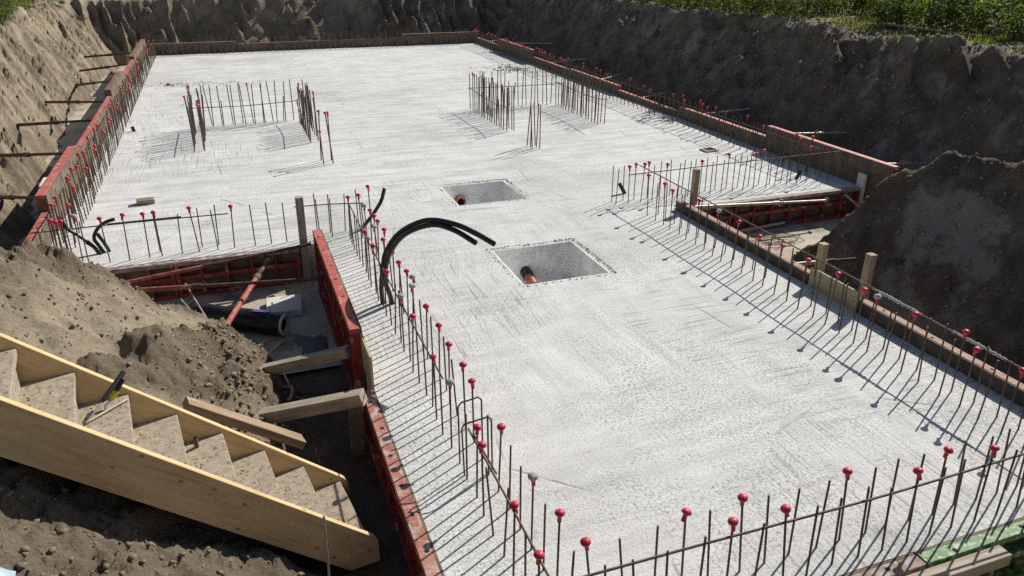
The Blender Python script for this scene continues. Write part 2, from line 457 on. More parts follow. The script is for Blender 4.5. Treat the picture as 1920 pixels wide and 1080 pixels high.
class MB:
    def __init__(s):
        s.v = []; s.f = []
    def quadstrip(s, rings, closed=True, cap0=True, cap1=True):
        base = len(s.v); n = len(rings[0])
        for r in rings:
            s.v.extend(tuple(p) for p in r)
        for i in range(len(rings) - 1):
            for j in range(n if closed else n - 1):
                k = (j + 1) % n
                a = base + i * n
                s.f.append((a + j, a + k, a + n + k, a + n + j))
        if cap0: s.f.append(tuple(base + j for j in reversed(range(n))))
        if cap1: s.f.append(tuple(base + (len(rings) - 1) * n + j for j in range(n)))
        return s
    def box(s, x0, x1, y0, y1, z0, z1):
        b = len(s.v)
        s.v += [(x0, y0, z0), (x1, y0, z0), (x1, y1, z0), (x0, y1, z0), (x0, y0, z1), (x1, y0, z1), (x1, y1, z1), (x0, y1, z1)]
        s.f += [tuple(b + i for i in q) for q in ((3, 2, 1, 0), (4, 5, 6, 7), (0, 1, 5, 4), (1, 2, 6, 5), (2, 3, 7, 6), (3, 0, 4, 7))]
        return s
    def bbox(s, x0, x1, y0, y1, z0, z1, c=0.006):
        """box with its long vertical-section edges chamfered (section in y-z, extruded along x)"""
        sec = [(y0 + c, z0), (y1 - c, z0), (y1, z0 + c), (y1, z1 - c), (y1 - c, z1), (y0 + c, z1), (y0, z1 - c), (y0, z0 + c)]
        s.quadstrip([[(x, y, z) for y, z in sec] for x in (x0, x1)])
        return s
    def tube(s, pts, r, n=8, caps=True):
        pts = [Vector(p) for p in pts]
        rs = r if hasattr(r, '__len__') else [r] * len(pts)
        rings = []
        ref = Vector((0, 0, 1))
        for i, p in enumerate(pts):
            t = (pts[min(i + 1, len(pts) - 1)] - pts[max(i - 1, 0)]).normalized()
            if abs(t.dot(ref)) > 0.95 and i == 0:
                ref = Vector((1, 0, 0))
            u = (ref - t * ref.dot(t)).normalized()
            w = t.cross(u)
            ref = u
            rings.append([p + (u * math.cos(a) + w * math.sin(a)) * rs[i] for a in [2 * math.pi * k / n for k in range(n)]])
        s.quadstrip(rings, True, caps, caps)
        return s
    def lathe(s, prof, n=12, close=False):
        rings = [[(rr * math.cos(2 * math.pi * k / n), rr * math.sin(2 * math.pi * k / n), z) for k in range(n)] for rr, z in prof]
        s.quadstrip(rings, True, not close, not close)
        return s
    def mesh(s, name, mat, smoothed=False):
        me = bpy.data.meshes.new(name)
        me.from_pydata(s.v, [], s.f)
        me.materials.append(MAT[mat])
        if smoothed:
            me.polygons.foreach_set("use_smooth", [True] * len(me.polygons))
            try:
                me.set_sharp_from_angle(angle=R(50))
            except Exception:
                pass
        me.update()
        return me
    def build(s, name, mat, parent=None, loc=None, smoothed=False):
        return link(name, s.mesh(name, mat, smoothed), parent, loc)

def spline(pts, n=8):
    P = [Vector(p) for p in pts]
    P = [P[0] * 2 - P[1]] + P + [P[-1] * 2 - P[-2]]
    out = []
    for i in range(1, len(P) - 2):
        for k in range(n):
            t = k / n
            a, b, c, d = P[i - 1], P[i], P[i + 1], P[i + 2]
            out.append(0.5 * ((2 * b) + (c - a) * t + (2 * a - 5 * b + 4 * c - d) * t * t + (3 * b - a - 3 * c + d) * t ** 3))
    out.append(P[-2])
    return out

def beam(name, p0, p1, w, h, mat, parent=None, origin=Vector((0, 0, 0)), chamfer=0.004, wup=Vector((0, 0, 1))):
    """bar of section w (across) x h (up) whose local X runs p0 -> p1, its centre line on p0-p1"""
    p0 = Vector(p0); p1 = Vector(p1)
    ex = (p1 - p0).normalized()
    ey = wup.cross(ex).normalized()
    ez = ex.cross(ey)
    L = (p1 - p0).length
    mb = MB().bbox(0, L, -w / 2, w / 2, -h / 2, h / 2, chamfer)
    o = mb.build(name, mat, parent)
    q = p0 - Vector(origin)
    o.matrix_basis = Matrix(((ex.x, ey.x, ez.x, q.x), (ex.y, ey.y, ez.y, q.y), (ex.z, ey.z, ez.z, q.z), (0, 0, 0, 1)))
    return o

_ONES = "zeroth first second third fourth fifth sixth seventh eighth ninth tenth eleventh twelfth thirteenth fourteenth fifteenth sixteenth seventeenth eighteenth nineteenth".split()
_TENS = {2: "twent", 3: "thirt", 4: "fort", 5: "fift", 6: "sixt"}
def nth(i):
    if i < 20:
        return _ONES[i]
    t, u = divmod(i, 10)
    return _TENS[t] + ("ieth" if u == 0 else "y-" + _ONES[u])

# ------------------------------------------------------------------ terrain
FLOOR = -0.47
POLY = [  # toe of the banks, counter-clockwise seen from above, with the gradient of the bank standing on the edge that starts there
    (0.8, 1.75, 1.1), (3.0, 1.5, 1.2), (6.6, 1.5, 1.2), (10.3, 1.8, 1.3),
    (10.15, 10.4, 1.27), (10.2, 20.0, 1.27), (10.2, 31.6, 1.62), (4.0, 31.9, 1.62), (-3.6, 31.7, 1.5), (-3.75, 24.0, 1.55),
    (-3.57, 18.6, 1.5), (-3.5, 14.5, 1.3), (-2.9, 11.0, 1.1), (-2.2, 9.35, 0.98), (-0.95, 8.75, 0.95), (-0.42, 8.42, 0.95), (-0.06, 8.08, 0.9), (0.16, 7.43, 0.85),
    (0.24, 6.78, 0.85), (0.38, 6.2, 0.88), (0.22, 5.2, 0.87), (0.12, 4.3, 0.85), (0.3, 3.0, 0.95)]

# crest of the spoil heap on the right: height above the floor along Y
HEAP_Y = np.array([-20, 2.0, 4.5, 6.06, 6.45, 7.01, 7.33, 7.60, 7.68, 7.78, 7.88, 8.10, 8.22])
HEAP_H = np.array([2.25, 2.2, 2.07, 1.83, 1.72, 1.57, 1.37, 1.16, 0.76, 0.55, 0.34, 0.13, 0.0])

def poly_dist(wx, wy, poly):
    raw = np.full(wx.shape, 1e9)
    inside = np.zeros(wx.shape, bool)
    n = len(poly)
    for i in range(n):
        x0, y0, s = poly[i]; x1, y1, _ = poly[(i + 1) % n]
        ex, ey = x1 - x0, y1 - y0
        t = np.clip(((wx - x0) * ex + (wy - y0) * ey) / (ex * ex + ey * ey), 0, 1)
        d = np.hypot(wx - x0 - t * ex, wy - y0 - t * ey)
        raw = np.minimum(raw, d * s)
        inside ^= ((y0 > wy) != (y1 > wy)) & (wx < (x1 - x0) * (wy - y0) / (y1 - y0 + 1e-12) + x0)
    return raw, inside

def ridged(x, y, seed, octv=3):
    s = np.zeros_like(x); a = 1.0; f = 1.0
    for o in range(octv):
        s += a * (1 - 2 * np.abs(vnoise(x * f + 5.1 * o, y * f + 2.7 * o, seed + o * 13)))
        a *= .55; f *= 2.1
    return s

def terrain_height(X, Y, full=False):
    wx = X + 0.16 * fbm(X * 0.9, Y * 0.9, 3, 3) + 0.035 * fbm(X * 5, Y * 5, 5, 2)
    wy = Y + 0.16 * fbm(X * 0.9, Y * 0.9, 11, 3) + 0.035 * fbm(X * 5, Y * 5, 15, 2)
    raw, inside = poly_dist(wx, wy, POLY)
    raw = np.where(inside, 0, raw)
    hy = Y + 0.05 * fbm(X * 2.2, Y * 2.2, 34, 3)
    hx = X + 0.07 * fbm(X * 1.4, Y * 1.4, 35, 3)
    zr = np.interp(hy, HEAP_Y, HEAP_H) + 0.05 * fbm(X * 1.7, Y * 1.7, 36, 3) * (Y < 7.6)
    west = 1.5 * (hx - 7.2)
    east = zr - 1.05 * np.maximum(hx - (7.2 + zr / 1.5), 0)
    kk = np.clip(0.5 + 0.5 * (east - west) / 0.1, 0, 1)
    hp = east * (1 - kk) + west * kk - 0.1 * kk * (1 - kk)
    hp = np.where((hx > 7.2) & (zr > 0.01), hp, 0)
    hin = hp > 0
    raw = np.maximum(raw, np.where(hin, np.maximum(hp, 0), 0))
    rim = 1.72 + 0.21 * smooth(-3, 9, X) + 0.10 * fbm(X * 0.35, Y * 0.35, 21, 3)
    rim = rim - FLOOR
    k = 0.22
    hh = np.clip(0.5 + 0.5 * (rim - raw) / k, 0, 1)
    h = rim * (1 - hh) + raw * hh - k * hh * (1 - hh)
    m = smooth(0.02, 0.35, raw)                        # 0 on the pit floor
    onslope = m * (1 - smooth(rim - 0.25, rim + 0.25, raw))
    far = smooth(22, 26, Y) * smooth(31.4, 32.2, Y)
    left = smooth(-2.6, -3.6, X) * smooth(8.5, 11, Y) * (1 - far)
    right = smooth(9.9, 10.6, X) * smooth(8.5, 10.0, Y) * (1 - far)
    near = 1 - np.clip(far + left + right, 0, 1)
    # lumps everywhere; smeared and crumbly zones alternate on the near banks
    h = h + m * (0.07 * fbm(X * 1.3, Y * 1.3, 40, 3) + 0.022 * fbm(X * 5, Y * 5, 43, 3, 0.6))
    # streaks running obliquely down the slope
    su = X * 0.75 + Y * 0.66; sw = -X * 0.66 + Y * 0.75
    rough = smooth(-0.12, 0.22, fbm(su * 0.8, sw * 2.0, 50, 4))
    edge = np.exp(-((fbm(su * 0.8, sw * 2.0, 50, 4) - 0.05) / 0.1) ** 2)
    nearm = near * (1 - 0.72 * smooth(5.8, 7.0, X))
    hpm = smooth(6.8, 7.3, X) * (Y < 8.6) * (X < 10.2) * m
    h = h + hpm * (0.05 * ridged(Y * 0.9 + 0.6 * X, X * 1.2 - 0.3 * Y, 55, 3) + 0.035 * fbm(X * 3.2, Y * 3.2, 56, 4, 0.55) - 0.02)
    h = h + m * nearm * (0.04 * rough + 0.025 * edge + 0.05 * ridged(su * 0.7, sw * 1.9, 57, 3))
    h = h + m * nearm * rough * (0.04 * ridged(su * 2.6, sw * 6.5, 53, 3) + 0.028 * fbm(X * 10, Y * 10, 47, 3, 0.7) + 0.02 * ridged(X * 18, Y * 18, 48, 2))
    h = h + m * near * (1 - rough) * (0.012 * fbm(X * 11, Y * 11, 58, 4, 0.65) - 0.012 * np.maximum(ridged(su * 1.4, sw * 7, 59, 2) - 0.7, 0))
    # bucket furrows running down the banks
    def ridges(u, seed):
        w = u + 0.35 * vnoise(u * 0.7, u * 0 + 3.3, seed)
        f = w - np.floor(w)
        hgt = _hash(np.floor(w), np.floor(w) * 0, seed + 5) * 0.5 + 0.75
        return hgt * (1 - np.abs(2 * f - 1)) ** 1.3
    uf = X * 1.9 + 0.55 * (Y - 32) + 0.4 * fbm(X * 1.1, Y * 1.5, 60, 3)
    chunk = smooth(-0.1, 0.3, fbm(X * 0.45, Y * 0.45, 64, 2)) * smooth(0.5, 3.5, X)
    h = h + far * onslope * ((1 - chunk) * (0.5 * ridges(uf, 61) - 0.22) + chunk * 0.22 * ridged(X * 0.9 + 0.8 * Y, Y * 1.3 - 0.5 * X, 65, 4) + 0.10 * fbm(X * 5 + 2.0 * Y, Y * 2.2, 63, 4))
    ul = Y * 2.2 + 1.6 * X + 0.5 * fbm(X * 1.0, Y * 1.0, 66, 2)
    h = h + left * onslope * (0.03 * ridges(ul, 67) + 0.12 * fbm(ul * 2.4, X * 1.1, 68, 4, 0.6) + 0.05 * ridged(ul * 5, X * 2.2, 69, 3))
    ur = Y * 1.25 - 1.2 * X + 0.5 * fbm(X * 0.8, Y * 0.8, 70, 2)
    strong = 0.25 + 1.7 * smooth(14.5, 12.8, Y) * smooth(10.9, 11.5, X)
    h = h + right * onslope * (0.17 * strong * ridges(ur, 71) + 0.15 * fbm(ur * 0.9, X * 1.3, 72, 5, 0.5) + 0.05 * ridged(ur * 1.5, X * 1.9 + 0.6 * Y, 73, 4) - 0.07)
    # crumbling crest
    crest = np.exp(-((raw - rim) / 0.3) ** 2)
    h = h + crest * 0.09 * fbm(X * 3.3, Y * 3.3, 75, 3)
    H = FLOOR - 0.035 * (1 - m) + h + 0.012 * (1 - m) * fbm(X * 3, Y * 3, 80, 3)
    if not full:
        return H
    crumble = np.clip(near * rough + left * smooth(-0.1, 0.45, fbm(ul * 2.4, X * 1.1, 68, 4, 0.6)), 0, 1)
    wet = np.clip(smooth(5.5, 7.0, X) * 0.95 + far * 0.6 + 0.6 * (1 - m) * smooth(7.9, 6.9, Y) + 0.75 * near * np.exp(-(raw / 0.3) ** 2) + 0.5 * left * np.exp(-(raw / 0.25) ** 2), 0, 1)  # right and far banks' shade put into colour; trench and toes also muddy
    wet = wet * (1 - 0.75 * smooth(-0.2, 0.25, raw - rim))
    return H, crumble, wet

def seg(a, b, st):
    return list(np.arange(a, b - 1e-6, st))
def geo_out(a, sgn):
    r = []; d = 0.6; p = a
    while abs(p) < 420:
        p += sgn * d; d *= 1.45
        r.append(p)
    return r
gxs = sorted(geo_out(-9, -1)) + seg(-9, -5.6, 0.1) + seg(-5.6, -3.2, 0.04) + seg(-3.2, 0.95, 0.022) + seg(0.95, 6.0, 0.25) + seg(6.0, 7.1, 0.06) + seg(7.1, 12.6, 0.045) + seg(12.6, 15, 0.15) + seg(15, 26, 0.5) + [26.0] + geo_out(26, 1)
gys = sorted(geo_out(-7, -1)) + seg(-7, 1, 0.2) + seg(1, 9.2, 0.026) + seg(9.2, 15, 0.055) + seg(15, 30.5, 0.085) + seg(30.5, 34.6, 0.06) + seg(34.6, 48, 0.4) + [48.0] + geo_out(48, 1)
gxs = np.array(gxs); gys = np.array(gys)
GX, GY = np.meshgrid(gxs, gys)
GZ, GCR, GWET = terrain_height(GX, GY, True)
ny, nx = GX.shape
cx = (GX[:-1, :-1] + GX[1:, 1:]) / 2; cy = (GY[:-1, :-1] + GY[1:, 1:]) / 2
hid = ((cx > 1.2) & (cx < 5.7) & (cy > 3.0) & (cy < 30)) | ((cx > -2.1) & (cx < 9.2) & (cy > 10.1) & (cy < 30))
idx = np.arange(ny * nx).reshape(ny, nx)
quads = np.stack([idx[:-1, :-1], idx[:-1, 1:], idx[1:, 1:], idx[1:, :-1]], -1)[~hid]
def np_mesh(name, co, faces, mat, smoothed=True):
    k = faces.shape[1]
    me = bpy.data.meshes.new(name)
    me.vertices.add(len(co)); me.vertices.foreach_set("co", np.ascontiguousarray(co, dtype=np.float32).ravel())
    me.loops.add(faces.size); me.loops.foreach_set("vertex_index", np.ascontiguousarray(faces, dtype=np.int32).ravel())
    me.polygons.add(len(faces))
    me.polygons.foreach_set("loop_start", np.arange(0, faces.size, k, dtype=np.int32))
    if smoothed:
        me.polygons.foreach_set("use_smooth", np.ones(len(faces), dtype=bool))
    me.materials.append(MAT[mat])
    me.update(calc_edges=True)
    return me
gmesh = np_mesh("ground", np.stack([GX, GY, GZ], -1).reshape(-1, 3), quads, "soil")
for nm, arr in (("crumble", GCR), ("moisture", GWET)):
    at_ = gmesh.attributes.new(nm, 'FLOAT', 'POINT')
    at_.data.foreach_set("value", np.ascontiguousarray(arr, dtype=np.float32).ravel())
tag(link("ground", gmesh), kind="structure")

def ground_z(x, y):
    return float(terrain_height(np.array([[float(x)]]), np.array([[float(y)]]))[0, 0])

# ------------------------------------------------------------------ slab
SX0, SX1, SX2, SX3 = -2.42, 0.86, 6.0, 9.5
SY0, SYL, SYR, SY1 = 2.72, 9.72, 9.43, 30.2
HOLES = [(2.92, 4.0, 7.56, 8.68), (3.04, 4.09, 10.63, 11.65)]
LIP = 0.018
def in_slab(x, y):
    if not ((SX1 < x < SX2 and SY0 < y < SY1) or (SX0 < x <= SX1 and SYL < y < SY1) or (SX2 <= x < SX3 and SYR < y < SY1)):
        return False
    for a, b, c, d in HOLES:
        if a - LIP < x < b + LIP and c - LIP < y < d + LIP:
            return False
    return True
def cuts(lo, hi, st, extra):
    c = set(np.round(np.arange(lo, hi, st), 4)) | {hi} | set(extra)
    c = sorted(c); out = [c[0]]
    for v in c[1:]:
        if v - out[-1] < 0.02:
            if v in extra: out[-1] = v
        else: out.append(v)
    return out
ex_x = {SX0, SX1, SX2, SX3} | {v for hset in HOLES for v in (hset[0] - LIP, hset[1] + LIP)}
ex_y = {SY0, SYL, SYR, SY1} | {v for hset in HOLES for v in (hset[2] - LIP, hset[3] + LIP)}
sxs = cuts(SX0, SX3, 0.11, ex_x); sys_ = cuts(SY0, SY1, 0.11, ex_y)
sv_, sf_ = [], []
sid = {}
AX, AY = np.meshgrid(np.array(sxs), np.array(sys_))
AZ = 0.004 * fbm(AX * 1.2, AY * 1.2, 90, 3) + 0.0025 * fbm(AX * 4, AY * 4, 95, 2)
def svert(i, j):
    if (i, j) not in sid:
        sid[(i, j)] = len(sv_)
        sv_.append((sxs[i], sys_[j], float(AZ[j, i])))
    return sid[(i, j)]
edges = {}
for j in range(len(sys_) - 1):
    ym = (sys_[j] + sys_[j + 1]) / 2
    for i in range(len(sxs) - 1):
        if in_slab((sxs[i] + sxs[i + 1]) / 2, ym):
            q = (svert(i, j), svert(i + 1, j), svert(i + 1, j + 1), svert(i, j + 1))
            sf_.append(q)
            for a, b in zip(q, q[1:] + q[:1]):
                if (b, a) in edges: del edges[(b, a)]
                else: edges[(a, b)] = 1
low = {}
def lowv(a):
    if a not in low:
        low[a] = len(sv_)
        sv_.append((sv_[a][0], sv_[a][1], FLOOR + 0.004))
    return low[a]
for a, b in list(edges):
    sf_.append((b, a, lowv(a), lowv(b)))
slab = thing("foundation_slab", "pale freshly cast concrete foundation slab filling the excavation", "slab", (2, 12, FLOOR))
me = bpy.data.meshes.new("concrete_body"); me.from_pydata(sv_, [], sf_); me.materials.append(MAT["slab_concrete"])
me.polygons.foreach_set("use_smooth", [True] * len(me.polygons)); me.set_sharp_from_angle(angle=R(40)); me.update()
link("concrete_body", me, slab, (-2, -12, -FLOOR))
for hi_, (a, b, c, d) in enumerate(HOLES):
    p = MB()
    zb, zt = -0.545, -0.004
    t = LIP - 0.003
    p.box(a - t, b + t, d, d + t, zb, zt).box(a - t, b + t, c - t, c, zb, zt).box(a - t, a, c, d, zb, zt).box(b, b + t, c, d, zb, zt).box(a, b, c, d, zb - 0.06, zb)
    pit = p.build("sump_pit", "pit_wall", slab, (-2, -12, -FLOOR))
    tag(pit, "square sump recess " + ("nearer the camera" if hi_ == 0 else "farther from the camera"))

# blinding layer on the pit floor, left open under the slab
bl = MB()
zb = FLOOR
for a, b, c, d in ((-3.6, 0.95, 7.25, 9.8), (0.95, 5.95, 1.7, 2.8), (5.95, 10.5, 1.7, 9.6), (-3.9, -2.3, 9.8, 31.6), (9.4, 10.7, 9.6, 31.6), (-2.3, 9.4, 30.1, 32.0)):
    bl.v += [(a, c, zb), (b, c, zb), (b, d, zb), (a, d, zb)]
    n0 = len(bl.v) - 4
    bl.f.append((n0, n0 + 1, n0 + 2, n0 + 3))
tag(bl.build("blinding_floor", "blinding"), kind="structure")

# drain pipes in the two recesses
d1 = thing("drain_pipe", "terracotta drain pipe stub jutting from the near recess wall", "pipe", (3.36, 8.68, -0.34))
ax = Vector((0.02, -1, -0.3)).normalized()
MB().tube([(0, 0.02, 0)] + [tuple(ax * t) for t in (0.02, 0.12)], 0.075, 18).build("socket_collar", "black_rubber", d1, smoothed=True)
MB().tube([tuple(ax * 0.118), tuple(ax * 0.30)], 0.062, 18).build("pipe_barrel", "drain_orange", d1, smoothed=True)
d2 = thing("drain_pipe", "dark open drain pipe in the far recess wall", "pipe", (3.32, 11.65, -0.25))
m_ = MB(); m_.lathe([(0.06, 0.0), (0.085, 0.0), (0.085, 0.16), (0.06, 0.16)], 18, True)
o = m_.build("pipe_ring", "drain_orange", d2, smoothed=True); o.rotation_euler = (R(86), 0, 0)
m_ = MB(); m_.lathe([(0.0595, 0.01), (0.0595, 0.03)], 18)
o = m_.build("pipe_bore", "dark_hole", d2); o.rotation_euler = (R(86), 0, 0)

# ------------------------------------------------------------------ formwork panels
def form_panel(label, A, B, z0, z1, frame="red_frame", top=None, depth=0.114, face="ply_face", rib=0.32, holes=0, group=None, face_drop=0.0, mid=True):
    """panel whose concrete side is the line A-B; the frame stands to the left of A->B"""
    ax, ay = A; bx, by = B
    L = math.hypot(bx - ax, by - ay)
    root = thing("formwork_panel", label, "formwork", (ax, ay, z0), math.atan2(by - ay, bx - ax), group)
    H = z1 - z0
    t = 0.019
    MB().bbox(0.002, L - 0.002, 0.0, t, 0.0, H - 0.003 - face_drop, 0.001).build("face_sheet", face, root)
    y0, y1 = t + 0.0015, depth
    e = 0.045
    tr = MB().bbox(0, L, y0, y1, H - 0.05, H, 0.004).build("top_rail", top or frame, root)
    MB().bbox(0, L, y0, y1, 0.0, 0.05, 0.004).build("bottom_rail", frame, root)
    for x in (0.0, L - e):
        MB().box(x + 0.001, x + e - 0.001, y0, y1 - 0.002, 0.052, H - 0.052).build("end_rail", frame, root)
    if mid and H > 0.4:
        MB().box(e, L - e, y0, y1 - 0.02, H * 0.48, H * 0.48 + 0.05).build("middle_rail", frame, root)
    n = max(1, int(round(L / rib)))
    ribm = MB().box(-0.015, 0.015, y0, y1 - 0.012, 0.052, H - 0.052).mesh("rib", frame)
    for k in range(1, n):
        link("rib", ribm, root, (L * k / n, 0, 0))
    if holes:
        hm = MB().lathe([(0.017, 0.0), (0.017, 0.0022)], 10).mesh("bolt_hole", "dark_hole")
        for k in range(holes):
            link("bolt_hole", hm, tr, (L * (k + 0.5) / holes + random.uniform(-.05, .05), (y0 + y1) / 2 + random.uniform(-.015, .015), H - 0.0005))
    return root

G_F = "steel formwork panels"
# left flank of the near wing
form_panel("long low red panel flush with slab, left edge nearest the stairs", (0.858, 3.2), (0.858, 5.86), FLOOR, 0.012, "red_frame", "red_worn", holes=7, group=G_F)
form_panel("short low red panel at the slab's nearest left corner", (0.858, 2.58), (0.858, 3.19), FLOOR, 0.012, "red_frame", "red_worn", holes=2, group=G_F)
form_panel("tall red panel standing above slab beside the membrane roll", (0.858, 6.34), (0.858, 9.16), FLOOR, 0.385, "red_frame", "red_top", holes=6, group=G_F)
o = beam("filler_board", (0.848, 5.87, 0.165), (0.848, 6.338, 0.165), 0.022, 0.33, "yellow_ply", chamfer=0.001)
tag(o, "yellowish plywood filler board between tall and low red panels on the left", "board")
# front edge of the left-hand recess
form_panel("low red panel along the left notch, partly behind the soil bank", (-0.92, 9.712), (-2.38, 9.712), FLOOR, 0.004, "red_frame", "red_dirty", group=G_F)
form_panel("low red panel along the left notch beside the wooden post", (0.585, 9.712), (-0.91, 9.712), FLOOR, 0.004, "red_frame", "red_dirty", group=G_F)
# left wall of the rear block
for A, B, zt, tp, lb in (((-2.42, 9.62), (-2.42, 11.18), 0.34, "red_top", "lower red panel at the near end of the left wall"),
                         ((-2.42, 11.2), (-2.42, 14.05), 0.56, "red_top", "raised red panel second along the left wall, pale wood chip behind"),
                         ((-2.42, 14.07), (-2.42, 19.3), 0.47, "red_top", "long thin-topped red panel in the middle of the left wall"),
                         ((-2.42, 19.32), (-2.42, 22.2), 0.60, "brown_frame", "raised brown-red panel fourth along the left wall"),
                         ((-2.42, 22.22), (-2.42, 25.6), 0.46, "red_top", "lower red panel fifth along the left wall"),
                         ((-2.42, 25.62), (-2.42, 30.3), 0.54, "brown_frame", "raised brown panel at the far end of the left wall")):
    form_panel(lb, A, B, FLOOR, zt, "brown_frame", tp, depth=0.14 if zt > 0.5 else 0.1, rib=0.5, group=G_F, mid=False)
# far wall
for A, B, zt, lb in (((-2.4, 30.21), (0.55, 30.21), 0.37, "dark brown panel at the left end of the far wall"),
                     ((0.57, 30.21), (6.55, 30.21), 0.28, "long lower brown panel in the middle of the far wall"),
                     ((6.57, 30.21), (9.6, 30.21), 0.41, "red-topped brown panel at the right end of the far wall")):
    form_panel(lb, A, B, FLOOR, zt, "brown_frame", "red_worn", rib=0.5, group=G_F, mid=False)
# right wall of the rear block
for y0, y1, zt, lb in ((27.62, 30.19, 0.2, "low brown panel at the far end of the right wall"),
                       (24.2, 27.6, 0.42, "raised panel with thin red edge near the far right corner"),
                       (21.2, 24.18, 0.21, "dark low panel third from the far end of the right wall"),
                       (18.12, 21.18, 0.24, "pink-edged panel beside the right cluster of bars"),
                       (15.1, 18.1, 0.13, "lowest pink-edged panel in the middle of the right wall"),
                       (12.0, 15.08, 0.25, "pink-edged panel just beyond the tall concrete-stained one"),
                       (8.86, 11.98, 0.46, "tall concrete-stained panel with pink top at near end of right wall")):
    form_panel(lb, (9.505, y1), (9.505, y0), FLOOR, zt, "red_frame", "pink_edge", depth=0.11, rib=0.5, group=G_F, mid=False)
# front of the right-hand recess
form_panel("low red panel along the right notch under the props", (9.39, 9.425), (6.38, 9.425), FLOOR, 0.012, "red_frame", "red_dirty", group=G_F)
# right flank of the near wing
form_panel("long dark panel with worn wooden top, right side beyond the plywood", (6.002, 9.38), (6.002, 6.47), FLOOR, 0.13, "brown_frame", "rail_worn", face="ply_dark", holes=4, group=G_F)
form_panel("dark panel with pinkish worn top, right side nearest the camera", (6.002, 5.69), (6.002, 2.62), FLOOR, 0.14, "brown_frame", "rail_worn", face="ply_dark", holes=5, group=G_F)
o = beam("filler_board", (6.0145, 6.455, 0.11), (6.0145, 5.70, 0.11), 0.022, 0.23, "yellow_ply", chamfer=0.001)
tag(o, "pale plywood filler board between two wooden posts on the right", "board")
# front edge
form_panel("grey-red concrete-smeared panel along the front edge, left of the green one", (3.76, 2.712), (0.87, 2.712), FLOOR, 0.008, "brown_frame", "red_dirty", holes=6, group=G_F)
form_panel("green painted panel at the front right edge", (6.1, 2.712), (3.775, 2.712), FLOOR, 0.012, "green_frame", "green_frame", holes=4, group=G_F)
o = beam("waler_board", (3.35, 2.515, -0.03), (4.34, 2.52, -0.03), 0.10, 0.09, "grey_plank")
tag(o, "short weathered timber waler bolted before the green panel", "timber")

# wooden posts
for (x, y, zt, w, lb) in ((0.655, 9.655, 0.665, 0.095, "dark timber post at the left notch corner"), (6.27, 9.335, 0.60, 0.085, "pale timber post at the right notch corner"),
                          (6.175, 6.50, 0.47, 0.085, "shorter pale timber post behind the plywood on the right"), (6.175, 5.80, 0.60, 0.085, "taller pale timber post nearer the camera on the right")):
    o = beam("timber_post", (x, y, FLOOR), (x + 0.01, y + 0.01, zt), w, w, "pine_worn" if x > 1 else "grey_plank", wup=Vector((0, 1, 0)))
    tag(o, lb, "post", "timber posts")

# ------------------------------------------------------------------ rebar
BAR_MESH = {}
def bar_mesh(h, r, n=6):
    key = (round(h / 0.02), r, n)
    if key not in BAR_MESH:
        h = key[0] * 0.02
        BAR_MESH[key] = MB().tube([(0, 0, -0.03), (0, 0, h * 0.5), (0, 0, h)], r, n).mesh("starter_bar", "rebar_steel", True)
    return BAR_MESH[key], key[0] * 0.02
CAP_PROF = [(0.0125, -0.047), (0.0138, -0.012), (0.0165, -0.001), (0.029, 0.009), (0.0318, 0.016), (0.0295, 0.025), (0.019, 0.034), (0.004, 0.0375)]
cap_m = MB().lathe(CAP_PROF, 12).mesh("safety_cap", "cap_red", True)
cap_m_low = MB().lathe([CAP_PROF[i] for i in (0, 2, 4, 6)], 7).mesh("safety_cap", "cap_red", True)
dm = MB()
dm.lathe([(0.031, 0.004), (0.0355, 0.014), (0.033, 0.028), (0.021, 0.039), (0.004, 0.0425)], 12)
dm.v = [(x * (1 + random.uniform(-.08, .08)), y * (1 + random.uniform(-.08, .08)), z + random.uniform(-.003, .003)) for x, y, z in dm.v]
crust_m = dm.mesh("mortar_crust", "mortar", True)

